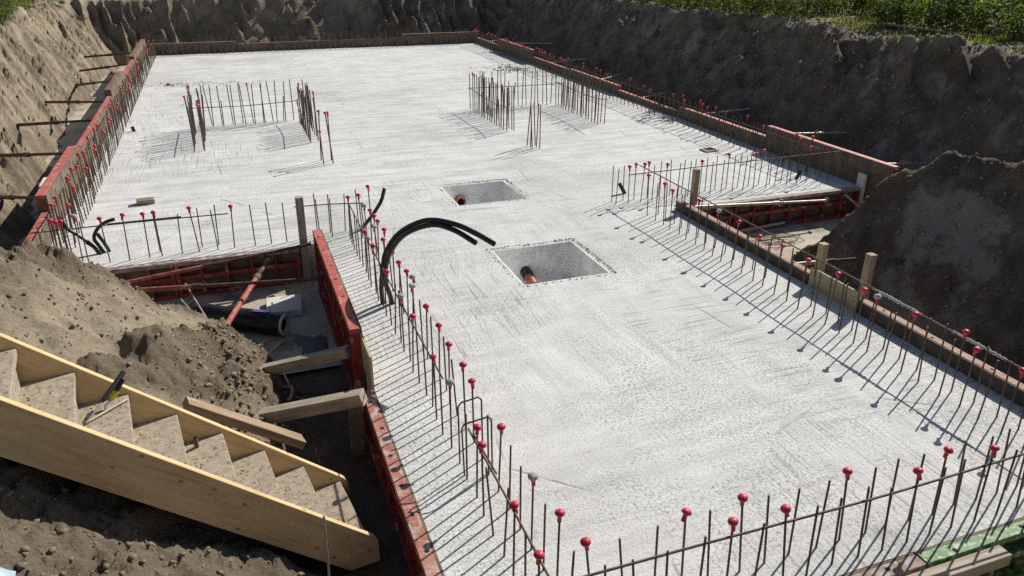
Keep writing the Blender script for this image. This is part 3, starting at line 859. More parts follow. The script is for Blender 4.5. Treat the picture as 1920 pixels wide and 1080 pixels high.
CAPS_R = {'right_inner': [3, 5, 8, 11, 13, 15, 17, 19, 21, 25, 28, 29, 31], 'right_outer': [6], 'notch_right_back': [2, 3, 10, 13], 'notch_right': [1, 2, 4, 7, 12, 17],
          'left_outer': [0, 2, 5, 6, 11, 15, 20, 24, 26, 33], 'left_inner': [1, 6, 9, 10, 12, 14, 16, 20, 21, 23, 25, 26, 28, 29, 30, 33], 'notch_left_back': [0, 9],
          'front_inner': [0, 3, 5, 9, 13], 'front_outer': [4, 6, 11, 14], 'notch_left': [1, 2, 4, 5, 6, 7, 9, 11]}
CAPS_D = {'right_inner': [10, 23], 'left_inner': [3, 18, 19, 27, 31], 'left_outer': [9, 17, 25], 'notch_left_back': [1]}
ROWS = {  # row -> (positions, words for the label, end the count starts from)
    'right_inner': ([(5.485, 4.33 + .2055 * k) for k in range(-7, 25)], "inner row along the right edge", "from the camera"),
    'right_outer': ([(5.655, 4.33 + .2055 * k) for k in range(-7, 25)], "outer row along the right edge", "from the camera"),
    'left_outer': ([(1.26, 4.2 + .205 * k) for k in range(-6, 28)], "outer row along the left edge", "from the camera"),
    'left_inner': ([(1.44, 4.2 + .205 * k) for k in range(-6, 28)], "inner row along the left edge", "from the camera"),
    'front_inner': ([(1.6 + .2 * k, 2.975) for k in range(20)], "inner row along the front edge", "from the left"),
    'front_outer': ([(1.6 + .2 * k, 2.805) for k in range(20)], "outer row along the front edge", "from the left"),
    'notch_left': ([(x, 9.91) for x in (-2.33, -2.13, -2.05, -1.87, -1.65, -1.42, -1.22, -1.04, -.81, -.61, -.39, -.19, .07, .27, .48, .72, .9, 1.07)], "front row above the left notch", "from the left"),
    'notch_left_back': ([(x, 10.08) for x in (-2.2, -1.95, -1.1, -.58, -.36, .88, 1.06, 1.25, 1.45, 1.62)], "back row above the left notch", "from the left"),
    'notch_right': ([(5.27 + .2065 * k, 9.87) for k in range(20)], "front row above the right notch", "from the left"),
    'notch_right_back': ([(5.27 + .2065 * k, 10.035) for k in range(20)], "back row above the right notch", "from the left"),
    'wall_left': ([(-2.13, 10.2 + .2 * k) for k in range(99)], "inner row along the left wall", "from the near end"),
    'wall_left_outer': ([(-2.28, 10.25 + .2 * k) for k in range(99)], "outer row along the left wall", "from the near end"),
    'wall_right': ([(9.09, 10.3 + .205 * k) for k in range(95)], "inner row along the right wall", "from the near end"),
    'wall_right_outer': ([(9.26, 10.25 + .205 * k) for k in range(95)], "outer row along the right wall", "from the near end"),
    'wall_far': ([(-1.9 + .21 * k, 29.8) for k in range(53)], "inner row along the far wall", "from the left"),
    'wall_far_outer': ([(-1.9 + .21 * k, 29.97) for k in range(53)], "outer row along the far wall", "from the left"),
    'left_core_a': ([(-.74, 15.4 + .15 * k) for k in range(15)], "outer left side of the left bar cluster", "from the camera"),
    'left_core_b': ([(-.56, 15.38 + .15 * k) for k in range(14)], "inner left side of the left bar cluster", "from the camera"),
    'left_core_c': ([(-.37 + .213 * k, 17.52) for k in range(8)], "front back-row of the left bar cluster", "from the left"),
    'left_core_d': ([(-.40 + .213 * k, 17.68) for k in range(9)], "rear back-row of the left bar cluster", "from the left"),
    'left_core_e': ([(1.40, 15.36 + .15 * k) for k in range(14)], "inner right side of the left bar cluster", "from the camera"),
    'left_core_f': ([(1.57, 15.5 + .15 * k) for k in range(14)], "outer right side of the left bar cluster", "from the camera"),
    'left_corner': ([(1.44, 13.7), (1.60, 13.67), (1.44, 13.96), (1.61, 13.93)], "four-bar stand before the left bar cluster", "from the camera"),
    'right_core_a': ([(5.36, 15.05 + .155 * k) for k in range(17)], "outer left side of the right bar cluster", "from the camera"),
    'right_core_b': ([(5.54, 15.08 + .155 * k) for k in range(16)], "inner left side of the right bar cluster", "from the camera"),
    'right_core_c': ([(5.75 + .215 * k, 17.42) for k in range(8)], "front back-row of the right bar cluster", "from the left"),
    'right_core_d': ([(5.70 + .215 * k, 17.58) for k in range(9)], "rear back-row of the right bar cluster", "from the left"),
    'right_core_e': ([(7.47, 15.05 + .155 * k) for k in range(16)], "inner right side of the right bar cluster", "from the camera"),
    'right_core_f': ([(7.64, 15.08 + .155 * k) for k in range(16)], "outer right side of the right bar cluster", "from the camera"),
    'right_corner': ([(5.32, 13.47), (5.48, 13.45), (5.33, 13.61), (5.46, 13.56), (5.33, 13.76), (5.49, 13.75)], "six-bar stand before the right bar cluster", "from the camera"),
}
SKIP = {('left_outer', 8), ('left_inner', 8)}
bars = []
rb = random.Random(5)
for rn, (pos, words, frm) in ROWS.items():
    core = 'core' in rn or 'corner' in rn
    wall = rn.startswith('wall')
    for i, (x, y) in enumerate(pos):
        if (rn, i) in SKIP:
            continue
        cap = 'R' if i in CAPS_R.get(rn, ()) else 'D' if i in CAPS_D.get(rn, ()) else None
        if rn.startswith('wall_left') or rn.startswith('wall_right'):
            if rb.random() < 0.3: cap = 'R'
        elif rn == 'left_corner':
            cap = 'R'
        elif core and rb.random() < 0.09: cap = 'R'
        h = (0.86 + rb.uniform(-.05, .05)) if core else (0.545 + rb.uniform(-.025, .025))
        if core and rb.random() < 0.12: h -= 0.3
        if cap and not core: h += 0.02
        r = 0.0105 if core else 0.0085 if wall else 0.0072
        jx, jy = rb.gauss(0, .009), rb.gauss(0, .009)
        if core:
            lx, ly = rb.gauss(0, 1.3), rb.gauss(0, 1.6)
            if rn[-1] in 'cd': ly += rb.choice((-2.5, 0, 2))
        elif rn.startswith('front'):
            lx, ly = rb.gauss(0, 1.2), rb.gauss(-3.2, 1.8)
        else:
            lx, ly = rb.gauss(0, 1.4), rb.gauss(0, 1.6)
        x2, y2 = x + jx, y + jy
        dist = math.sqrt(x2 ** 2 + y2 ** 2 + 3.3 ** 2)
        bars.append((dist, rn, i, x2, y2, h, r, lx, ly, cap, words, frm))
bars.sort(key=lambda b: b[0])
N_IND = 300
def cap_words(c):
    return {'R': "red-capped rebar", 'D': "mortar-capped rebar", None: "bare rebar"}[c]
far_bar, far_cap = MB(), MB()
for bi, (dist, rn, i, x, y, h, r, lx, ly, cap, words, frm) in enumerate(bars):
    me, hh = bar_mesh(h, r, 8 if dist < 9 else 6)
    if bi < N_IND:
        o = link("starter_bar", me, None, (x, y, 0.0))
        o.rotation_euler = (R(lx), R(ly), rb.uniform(0, 6.28) * 0)
        tag(o, "%s, %s %s in the %s" % (cap_words(cap), nth(i + 1), frm, words), "rebar", "upright starter bars")
        if cap:
            c = link("safety_cap", cap_m, o, (0, 0, hh))
            c.rotation_euler = (R(rb.gauss(0, 7)), R(rb.gauss(0, 7)), rb.uniform(0, 6))
            if cap == 'D':
                link("mortar_crust", crust_m, c)
    else:
        M = Matrix.Translation((x, y, 0)) @ Matrix.Rotation(R(ly), 4, 'Y') @ Matrix.Rotation(R(lx), 4, 'X')
        far_bar.tube([M @ Vector((0, 0, -0.02)), M @ Vector((0, 0, hh))], r, 5)
        if cap:
            b0 = len(far_cap.v)
            for v in cap_m_low.vertices:
                far_cap.v.append(tuple(M @ (v.co + Vector((0, 0, hh)))))
            for p in cap_m_low.polygons:
                far_cap.f.append(tuple(b0 + k for k in p.vertices))
tag(far_bar.build("distant_starter_bars", "rebar_steel", smoothed=True), "rows of distant upright starter bars along the walls and clusters", "rebar", None, "stuff")
tag(far_cap.build("distant_safety_caps", "cap_red", smoothed=True), "red safety caps on the distant rows of bars", "caps", None, "stuff")

# long bars tied along the rows
def rail(label, pts, r=0.0075, n=8):
    p0 = Vector(pts[0])
    sp = spline(pts, 5)
    o = MB().tube([p - p0 for p in sp], r, n).build("tie_bar", "rebar_steel", None, tuple(p0), True)
    return tag(o, label, "rebar", "long horizontal tie bars")
rr = rail("long horizontal bar tied along the right edge bars, mortar-splashed", [(5.675, 9.95, .555), (5.67, 8.4, .55), (5.672, 7.1, .54), (5.668, 5.2, .53), (5.672, 4.3, .51), (5.67, 2.65, .50)], .008)
for y0, y1 in ((5.22, 4.62), (4.28, 3.75)):
    n = 26
    pts = [Vector((5.67 - 5.675 + random.gauss(0, .002), y0 + (y1 - y0) * k / n - 9.95, .527 - .555 - (5.2 - (y0 + (y1 - y0) * k / n)) * .012)) for k in range(n + 1)]
    rs = [0.004 + 0.012 * abs(math.sin(k * 1.3 + y0)) * (0.4 + 0.6 * math.sin(math.pi * k / n)) + random.uniform(0, .006) for k in range(n + 1)]
    MB().tube(pts, rs, 8).build("mortar_splash", "mortar", rr)
rail("horizontal bar along the left edge bars, far length by the conduits", [(1.245, 9.5, .60), (1.246, 8.6, .57), (1.243, 6.75, .55), (1.248, 4.95, .555)])
rail("horizontal bar along the left edge bars, near length ending at front", [(1.247, 4.28, .53), (1.245, 3.5, .55), (1.25, 2.62, .53)], .008)
rail("second bar lashed beside the left edge near tie bar", [(1.268, 4.24, .515), (1.27, 3.75, .53)], .007)
rail("horizontal bar tied along the front edge bars", [(1.12, 2.79, .51), (2.2, 2.792, .50), (3.4, 2.788, .485), (4.6, 2.792, .50), (5.75, 2.79, .52)], .008)
rail("horizontal bar across the left notch bars, left length", [(-2.42, 9.895, .475), (-1.4, 9.897, .48), (-.2, 9.895, .47)])
rail("thicker overlapping bar lashed in the middle of the left notch row", [(-1.58, 9.89, .492), (-.75, 9.888, .492)], .011)
rail("short horizontal bar right of the left notch post", [(.6, 9.895, .47), (1.1, 9.9, .455), (1.5, 9.9, .425)])
rail("horizontal bar across the right notch bars", [(5.45, 9.858, .45), (7.2, 9.86, .47), (9.35, 9.858, .485)])
rail("horizontal bar across the back of the left cluster", [(-.78, 17.5, .42), (.4, 17.5, .41), (1.42, 17.5, .45)])
rail("bowed bar along the right side of the left cluster", [(1.38, 17.55, .45), (1.36, 16.4, .38), (1.39, 15.3, .47)])
rail("short bar along the left side of the left cluster", [(-.58, 17.4, .43), (-.585, 15.3, .45)])
rail("horizontal bar across the back of the right cluster", [(5.25, 17.4, .52), (6.5, 17.4, .5), (7.7, 17.4, .5)])
rail("sagging bar along the left side of the right cluster", [(5.345, 17.6, .49), (5.345, 16.5, .46), (5.345, 15.6, .46), (5.345, 14.9, .53)])
rail("sagging bar along the right side of the right cluster", [(7.455, 17.4, .55), (7.455, 16.2, .53), (7.455, 15.3, .54), (7.455, 14.6, .60)])
rail("very long bar tied along the right wall bars, near length", [(9.075, 10.0, .50), (9.07, 14, .49), (9.075, 19.5, .5)])
rail("very long bar tied along the right wall bars, far length", [(9.075, 19.3, .51), (9.07, 24, .49), (9.075, 29.6, .5)])
rail("very long bar tied along the left wall bars, near length", [(-2.30, 10.0, .46), (-2.3, 15, .45), (-2.3, 20, .46)])
rail("very long bar tied along the left wall bars, far length", [(-2.3, 19.8, .47), (-2.3, 25, .45), (-2.3, 29.8, .46)])
rail("long bar tied across the far wall bars, left length", [(-2.3, 29.78, .33), (1, 29.79, .32), (4.2, 29.78, .33)])
rail("long bar tied across the far wall bars, right length", [(4.0, 29.785, .34), (7, 29.78, .33), (9.3, 29.79, .35)])
for lb, pts in (("taller rusty rebar hoop bridging the left edge rows, farther one", [(1.272, 4.615, -.03), (1.268, 4.61, .50), (1.29, 4.608, .535), (1.42, 4.60, .56), (1.445, 4.60, .535), (1.452, 4.605, -.03)]),
                ("lower rusty rebar hoop in front of the taller hoop", [(1.262, 4.46, -.03), (1.247, 4.45, .42), (1.265, 4.448, .455), (1.44, 4.44, .485), (1.468, 4.44, .455), (1.475, 4.45, -.03)])):
    pp = []
    for a, b in zip(pts[:-1], pts[1:]):
        pp += [Vector(a), Vector(a).lerp(Vector(b), 0.5)]
    pp.append(Vector(pts[-1]))
    tag(MB().tube(pp, 0.0065, 8).build("rebar_hoop", "prop_rust", smoothed=True), lb, "rebar hoop", "rebar hoops")

# ------------------------------------------------------------------ props and braces
def ring_pts(c, u, w, r, n=14, a0=0.0, a1=6.2832):
    return [Vector(c) + (Vector(u) * math.cos(a0 + (a1 - a0) * k / n) + Vector(w) * math.sin(a0 + (a1 - a0) * k / n)) * r for k in range(n + 1)]
def prop(label, p0, p1, mat, r=0.03, split=0.5, inner="prop_rust", handle=True, plate=True, group="steel props", name="steel_prop"):
    p0, p1 = Vector(p0), Vector(p1)
    root = thing(name, label, "prop", tuple(p0), 0, group)
    d = p1 - p0; L = d.length; ex = d.normalized()
    q = ex * (L * split)
    MB().tube([Vector((0, 0, 0)), q], r, 12).build("outer_tube", mat, root, smoothed=True)
    MB().tube([q - ex * 0.01, d], r * 0.78, 12).build("inner_tube", inner, root, smoothed=True)
    MB().tube([q - ex * 0.055, q + ex * 0.05], r * 1.28, 12).build("collar", inner, root, smoothed=True)
    if handle:
        u = ex.cross(Vector((0, 0, 1))).normalized(); w = ex.cross(u)
        c = q + ex * 0.08
        MB().tube(ring_pts(c, w, ex * 0.6 + u * 0.5, r * 2.1, 10, -0.6, 3.4), 0.006, 6).build("locking_handle", inner, root, smoothed=True)
    if plate:
        u = ex.cross(Vector((0, 0, 1))).normalized(); w = ex.cross(u)
        s = r * 1.6
        m = MB(); rings = []
        for t in (L - 0.008, L):
            rings.append([ex * t + u * a * s + w * b * s for a, b in ((-1, -1), (1, -1), (1, 1), (-1, 1))])
        m.quadstrip(rings).build("end_plate", inner, root)
    return root
prop("thick red prop leaning from the soil to the left notch panel", (-0.43, 7.68, -0.14), (0.205, 9.575, -0.075), "prop_red", 0.033, 0.72, "prop_rust")
prop("long rusty prop lying level against the tall red panel", (-1.6, 8.95, 0.0), (0.728, 8.30, 0.095), "prop_red", 0.026, 0.42, "prop_rust")
prop("dark prop lying along the left notch panel under the post", (-1.75, 9.42, -0.13), (0.74, 9.575, 0.055), "prop_red", 0.024, 0.5, "prop_rust")
prop("pale steel prop lying along the right notch panel", (6.16, 9.12, 0.10), (8.6, 9.16, -0.07), "prop_steel", 0.024, 0.6, "prop_steel")
prop("long prop lying on the floor of the right notch", (7.05, 9.2, -0.41), (9.2, 9.42, -0.405), "prop_steel", 0.024, 0.45, "prop_rust", handle=False)
prop("short diagonal prop in the corner of the right notch", (9.42, 9.0, -0.40), (9.05, 9.285, -0.05), "prop_steel", 0.025, 0.5, "prop_steel", handle=False)
prop("short horizontal prop with plate between right form and heap", (6.16, 7.15, -0.05), (7.25, 6.9, 0.0), "prop_steel", 0.024, 0.6, "prop_rust", handle=False)
for k, (a, b) in enumerate((((-2.57, 26.8, .50), (-4.0, 27.6, .34)), ((-2.53, 25.2, .38), (-4.0, 26.2, .12)), ((-2.57, 21.2, .52), (-4.0, 24.6, -.05)), ((-2.53, 19.0, .40), (-4.05, 20.9, .15)),
                            ((-2.53, 17.0, .40), (-4.1, 17.5, .30)), ((-2.57, 13.9, .48), (-4.1, 15.2, .25)), ((-2.57, 11.5, .45), (-4.0, 14.4, -.25)))):
    prop("dark brace from left wall to bank, %s from the far end" % nth(k + 1), b, a, "prop_rust", 0.032, 0.55, "prop_rust", handle=(k > 3), group="braces along the left wall", name="wall_brace")
for k, (a, b) in enumerate((((9.62, 29.3, .12), (11.1, 29.9, .14)), ((9.62, 26.8, .34), (11.15, 26.2, .33)), ((9.62, 23.15, .14), (11.1, 22.6, .30)), ((9.62, 19.4, .18), (11.1, 20.2, .22)),
                            ((9.62, 17.1, .08), (11.0, 17.5, .13)), ((9.62, 14.45, .18), (11.05, 14.4, .24)), ((9.62, 11.5, .40), (11.1, 11.5, .30)), ((9.62, 9.25, .40), (11.0, 9.55, .20)))):
    prop("pale-topped brace from right wall to bank, %s from the far end" % nth(k + 1), b, a, "prop_steel", 0.028, 0.5, "prop_steel", handle=(k > 5), group="braces along the right wall", name="wall_brace")

# pairs of thin rods and the bundle by the left wall
for lb, a, b in (("upper of two thin steel rods crossing the membrane roll", (-.76, 8.9, 0.0), (-.45, 7.72, -.14)), ("lower of two thin steel rods crossing the membrane roll", (-.84, 8.93, -.2), (-.47, 7.72, -.16))):
    tag(MB().tube([a, b], 0.009, 8).build("steel_rod", "prop_steel", smoothed=True), lb, "rod", "thin rods")
for k, (dx, dy) in enumerate(((0, 0), (.07, .03), (.13, -.04))):
    o = MB().tube([(dx, dy, 0), (dx + .04, dy, .55)], 0.022, 8).build("stake_tube", "prop_rust", None, (-2.78, 14.35, FLOOR), True)
    tag(o, "rusty upright tube standing behind the left wall, %s of three" % ("leftmost", "middle", "rightmost")[k], "tube", "tubes behind the left wall")

# planks bridging the left-hand trench
tag(beam("scaffold_plank", (-0.15, 7.03, -0.27), (0.728, 6.37, 0.15), 0.11, 0.095, "grey_plank"), "weathered plank wedged between soil and tall red panel", "plank", "planks bracing the left trench")
tag(beam("scaffold_plank", (-0.27, 6.13, -0.23), (0.728, 5.64, 0.09), 0.12, 0.115, "grey_plank"), "larger weathered plank between soil and low red panel, nearer the stairs", "plank", "planks bracing the left trench")
tag(beam("support_block", (0.64, 5.64, FLOOR), (0.655, 5.65, 0.0), 0.12, 0.05, "ply_face", wup=Vector((0, 1, 0))), "short upright board under the end of the nearer plank", "board")
tag(beam("timber_offcut", (-0.62, 5.47, 0.42), (0.18, 5.53, -0.16), 0.17, 0.07, "brown_board", wup=Vector((0.1, 0.15, 1)).normalized()), "brown sawn board lying on the soil behind the stairs", "board")

# ------------------------------------------------------------------ stairs
TH = R(7.74); GO, RI, WD = 0.2595, 0.234, 0.692
P0 = Vector((0.398, 5.03, -0.246))
a_ = Vector((-math.cos(TH), -math.sin(TH), 0)); n_ = Vector((-math.sin(TH), math.cos(TH), 0))
phi = math.atan2(RI, GO)
st = thing("timber_stairs", "new pine site stairs with speckled treads descending the soil bank", "stairs", (P0.x, P0.y, FLOOR))
orig = Vector((P0.x, P0.y, FLOOR))
NST = 11
def stringer(off0, off1):
    exv = a_ * math.cos(phi) + Vector((0, 0, math.sin(phi)))
    ezv = a_ * -math.sin(phi) + Vector((0, 0, math.cos(phi)))
    eyv = ezv.cross(exv)
    top = lambda s: s * RI / GO + 0.052
    dep = 0.40
    s0, s1 = -0.075, GO * (NST - 0.3)
    zf = FLOOR + 0.004 - P0.z
    sb = (zf - 0.052 + dep) * GO / RI
    poly = [(s0, zf), (sb, zf), (s1, top(s1) - dep), (s1, top(s1)), (s0 + 0.03, top(s0 + 0.03)), (s0, top(s0) - 0.02)]
    loc = [(s * math.cos(phi) + z * math.sin(phi), -s * math.sin(phi) + z * math.cos(phi)) for s, z in poly]
    m = MB(); m.quadstrip([[(x, y, z) for x, z in loc] for y in (off0, off1)])
    o = m.build("stringer", "pine", st)
    q = P0 - orig
    o.matrix_basis = Matrix(((exv.x, eyv.x, ezv.x, q.x), (exv.y, eyv.y, ezv.y, q.y), (exv.z, eyv.z, ezv.z, q.z), (0, 0, 0, 1)))
    bm = bmesh.new(); bm.from_mesh(o.data); bmesh.ops.recalc_face_normals(bm, faces=bm.faces)
    bmesh.ops.bevel(bm, geom=bm.edges[:], offset=0.003, segments=1, affect='EDGES'); bm.to_mesh(o.data); bm.free()
    return o
stringer(-0.045, 0.0)
near_s = stringer(WD, WD + 0.045)
tread_m = MB().bbox(-0.004, WD + 0.004, -0.012, GO + 0.02, -0.04, 0.0, 0.004).mesh("tread", "osb")
for k in range(NST):
    o = link("tread", tread_m, st)
    p = P0 + a_ * (GO * k) + Vector((0, 0, RI * k)) - orig
    ex_ = -n_; ey_ = a_; ez_ = Vector((0, 0, 1))
    o.matrix_basis = Matrix(((ex_.x, ey_.x, 0, p.x), (ex_.y, ey_.y, 0, p.y), (ex_.z, ey_.z, 1, p.z), (0, 0, 0, 1)))
unseen_riser_m = MB().box(-0.004, WD + 0.004, 0.015, 0.03, -RI - 0.004, -0.036).mesh("riser", "osb")  # unseen boards added to stop sun passing between the treads
for k in range(NST):
    o = link("riser", unseen_riser_m, st)
    p = P0 + a_ * (GO * k) + Vector((0, 0, RI * k)) - orig
    o.matrix_basis = Matrix(((-n_.x, a_.x, 0, p.x), (-n_.y, a_.y, 0, p.y), (-n_.z, a_.z, 1, p.z), (0, 0, 0, 1)))
# screw heads and plaster-like spots on the near stringer
sm = MB().lathe([(0.007, 0.0), (0.006, 0.002)], 8).mesh("screw_head", "galvanised")
for k in range(NST - 1):
    for dz in (0.0,):
        s = GO * (k + 0.55); z = s * RI / GO - 0.035
        o = link("screw_head", sm, near_s, (s * math.cos(phi) + z * math.sin(phi), WD + 0.0449, -s * math.sin(phi) + z * math.cos(phi)))
        o.rotation_euler = (R(-90), 0, 0)
def on_tread(k, across, along, dz=0.0):
    """point on tread k: across from the far stringer, along up the stairs from its nosing"""
    return P0 + a_ * (GO * k + along) - n_ * across + Vector((0, 0, RI * k + dz))
o = thing("tying_pliers", "black-handled wire pliers with yellow joint lying on the stairs", "pliers", tuple(on_tread(5, 0.22, 0.06)))
rel = lambda p: p - o_base
o_base = on_tread(5, 0.22, 0.06)
h1a, h1b = on_tread(5, 0.30, 0.225, 0.03), on_tread(5, 0.055, -0.02, 0.19)
mid1 = h1a.lerp(h1b, 0.40)
MB().tube([rel(h1a), rel(h1a.lerp(h1b, .2)), rel(mid1)], 0.006, 8).build("steel_arm", "galvanised", o, smoothed=True)
MB().tube([rel(mid1), rel(mid1.lerp(h1b, .1)), rel(h1b)], [0.011, 0.015, 0.016], 10).build("grip", "black_rubber", o, smoothed=True)
h2a = on_tread(5, 0.17, 0.12, 0.012); h2m = h2a.lerp(h1b, .35) + Vector((0, 0, -.012)); h2b = h1b + a_ * 0.012 - n_ * 0.035 + Vector((0, 0, -.03))
MB().tube([rel(h2a), rel(h2a + Vector((0, 0, .03))), rel(h2m)], 0.008, 8).build("steel_arm", "galvanised", o, smoothed=True)
MB().tube([rel(h2m.lerp(h2b, .35)), rel(h2b)], [0.014, 0.016], 10).build("grip", "black_rubber", o, smoothed=True)
MB().tube([rel(h2m - (h2b - h2m) * .1), rel(h2m.lerp(h2b, .36))], [0.014, 0.019], 10).build("yellow_joint", "yellow_plastic", o, smoothed=True)
o = MB().tube([on_tread(5, 0.27, 0.235, .012), on_tread(5, 0.095, -.005, .012)], 0.009, 8).build("steel_rod", "prop_steel", smoothed=True)
tag(o, "short steel rod lying across the tread beside the pliers", "rod")
pp_ = on_tread(3, 0.10, 0.17)
o = thing("pipe_stub", "small rusty tube standing on a stair tread", "pipe", tuple(pp_))
m_ = MB(); m_.lathe([(0.010, 0.075), (0.010, 0.0), (0.016, 0.0), (0.0145, 0.075)], 12, True)
m_.f += []
m_.build("tube_wall", "prop_rust", o, smoothed=True)
m_ = MB(); m_.lathe([(0.0102, 0.04), (0.0102, 0.06)], 10); m_.build("tube_bore", "dark_hole", o)
gz = ground_z(0.2, 4.12)
o = MB().tube([(0, 0, -.1), (0.012, 0, .3), (0.02, 0.0, 0.20 - gz)], 0.008, 8).build("survey_stake", "galvanised", None, (0.19, 4.12, gz), True)
tag(o, "upright galvanised ribbed bar in front of the lower stair stringer", "stake")

# ------------------------------------------------------------------ conduits
def conduit(label, lines, r, base):
    root = thing("conduit", label, "conduit", base)
    for pts in lines:
        sp = spline(pts, 7)
        t = MB().tube([p - Vector(base) for p in sp], r, 12).build("pipe_length", "conduit", root, smoothed=True)
        e = sp[-1]; d = (sp[-1] - sp[-2]).normalized()
        MB().tube([e - Vector(base) + d * 0.0002, e - Vector(base) + d * 0.0012], r * 0.78, 12).build("open_end", "dark_hole", t)
    return root
conduit("outer of two black conduits arching high over the slab", [[(1.28, 7.6, -.03), (1.275, 7.6, .2), (1.3, 7.55, 0.46), (1.33, 7.45, 0.67), (1.44, 7.22, 0.94), (1.65, 6.95, 1.13), (1.85, 6.68, 1.16), (1.99, 6.45, 1.13), (2.09, 6.2, 1.1)]], 0.026, (1.28, 7.6, 0))
conduit("inner shorter of two black arching conduits", [[(1.385, 7.57, -.03), (1.345, 7.55, .15), (1.3, 7.5, 0.35), (1.35, 7.38, 0.66), (1.47, 7.12, 0.95), (1.68, 6.86, 1.11), (1.84, 6.65, 1.11), (1.98, 6.4, 1.05)]], 0.026, (1.385, 7.57, 0))
conduit("single short curved conduit behind the left edge bars", [[(1.53, 10.25, -.03), (1.60, 10.24, .05), (1.70, 10.22, .18), (1.80, 10.22, .33), (1.855, 10.22, .50)]], 0.026, (1.53, 10.25, 0))
conduit("bundle of black conduits curling up in the left notch corner", [
    [(-1.73, 10.27, -.03), (-1.79, 10.29, .10), (-1.825, 10.3, .2), (-1.76, 10.3, .32), (-1.66, 10.3, .39), (-1.55, 10.3, .42)],
    [(-1.76, 10.24, -.03), (-1.86, 10.27, .12), (-1.98, 10.29, .25), (-2.1, 10.3, .37), (-2.13, 10.3, .50)],
    [(-1.68, 10.3, -.03), (-1.72, 10.31, .10), (-1.78, 10.31, .25)],
    [(-1.79, 10.25, -.03), (-1.84, 10.26, .09), (-1.92, 10.27, .17)]], 0.022, (-1.74, 10.27, 0))
def stub(label, base, tip, r):
    root = thing("pipe_stub", label, "pipe", base)
    b = Vector(base); d = Vector(tip) - b
    MB().tube([-d * 0.1, d], r, 12).build("pipe_wall", "conduit", root, smoothed=True)
    MB().tube([d * 1.001, d * 1.01], r * .75, 12).build("pipe_bore", "dark_hole", root)
stub("tiny black pipe stub on the slab near the left wall", (-1.93, 17.6, 0), (-1.95, 17.6, .10), .035)
stub("leaning black pipe stub left of the right notch bars", (5.68, 10.36, -.01), (5.58, 10.37, .16), .03)
stub("leaning black pipe stub amid the right notch bars", (8.8, 10.15, -.01), (8.87, 10.15, .12), .03)

# ------------------------------------------------------------------ loose things on the slab and in the trench
o = thing("timber_block", "pale short wood block lying on the slab at left", "block", (-1.38, 12.3, 0.0), R(3))
MB().bbox(-.125, .125, -.07, .07, 0.006, .06, .004).build("lower_board", "pine_worn", o)
MB().bbox(-.12, .12, -.068, .066, .061, .112, .004).build("upper_board", "white_board", o)
o = thing("insulation_board", "white rectangular slab of board lying on the trench floor", "board", (0.29, 8.83, FLOOR), R(-3))
MB().bbox(-.205, .205, -.23, .23, 0.004, .075, .003).build("board_body", "white_board", o)
MB().bbox(-.2, .2, -.225, .225, .076, .083, .001).build("top_facing", "felt", o)
# membrane roll
ra, rbb = Vector((-.74, 8.80, FLOOR + .132)), Vector((.24, 8.14, FLOOR + .132))
root = thing("membrane_roll", "black roll of waterproof membrane on the trench floor", "roll", (ra.x, ra.y, FLOOR))
dv = rbb - ra; ex = dv.normalized(); L = dv.length
w_ = Vector((0, 0, 1)); u_ = ex.cross(w_)
rings = []
for k in range(15):
    t = L * k / 14
    rr_ = 0.132 * (1 - 0.16 * (1 - min(1, t / 0.12)) ** 2)
    rings.append([ex * t + (u_ * math.cos(a) + w_ * math.sin(a)) * rr_ * (1 + 0.05 * math.sin(3 * a + k * .9) * (0.4 + 0.6 * (k % 3 == 0))) + w_ * .132 for a in [2 * math.pi * j / 20 for j in range(20)]])
MB().quadstrip(rings, True, True, False).build("outer_wrap", "membrane", root, smoothed=True)
for nm, r0, r1, x0, x1, mt in (("felt_layer", .10, .124, L - .02, L + .025, "felt"), ("core_layer", .078, .094, L - .02, L + .012, "felt"), ("core_bore", .0, .076, L - .05, L - .02, "dark_hole")):
    ring = lambda r, x: [ex * x + (u_ * math.cos(a) + w_ * math.sin(a)) * max(r, .001) + w_ * .132 for a in [2 * math.pi * j / 20 for j in range(20)]]
    MB().quadstrip([ring(r0, x0), ring(r0, x1), ring(r1, x1), ring(r1, x0)], True, r0 < .01, False).build(nm, mt, root, smoothed=True)
strip = []
for k in range(9):
    t = L * (.68 + .18 * k / 8)
    strip.append([ex * t + (u_ * math.cos(a) + w_ * math.sin(a)) * .1405 + w_ * .132 for a in [R(80), R(90), R(100), R(108)]])
MB().quadstrip(strip, False, False, False).build("printed_band", "purple_print", root, smoothed=True)
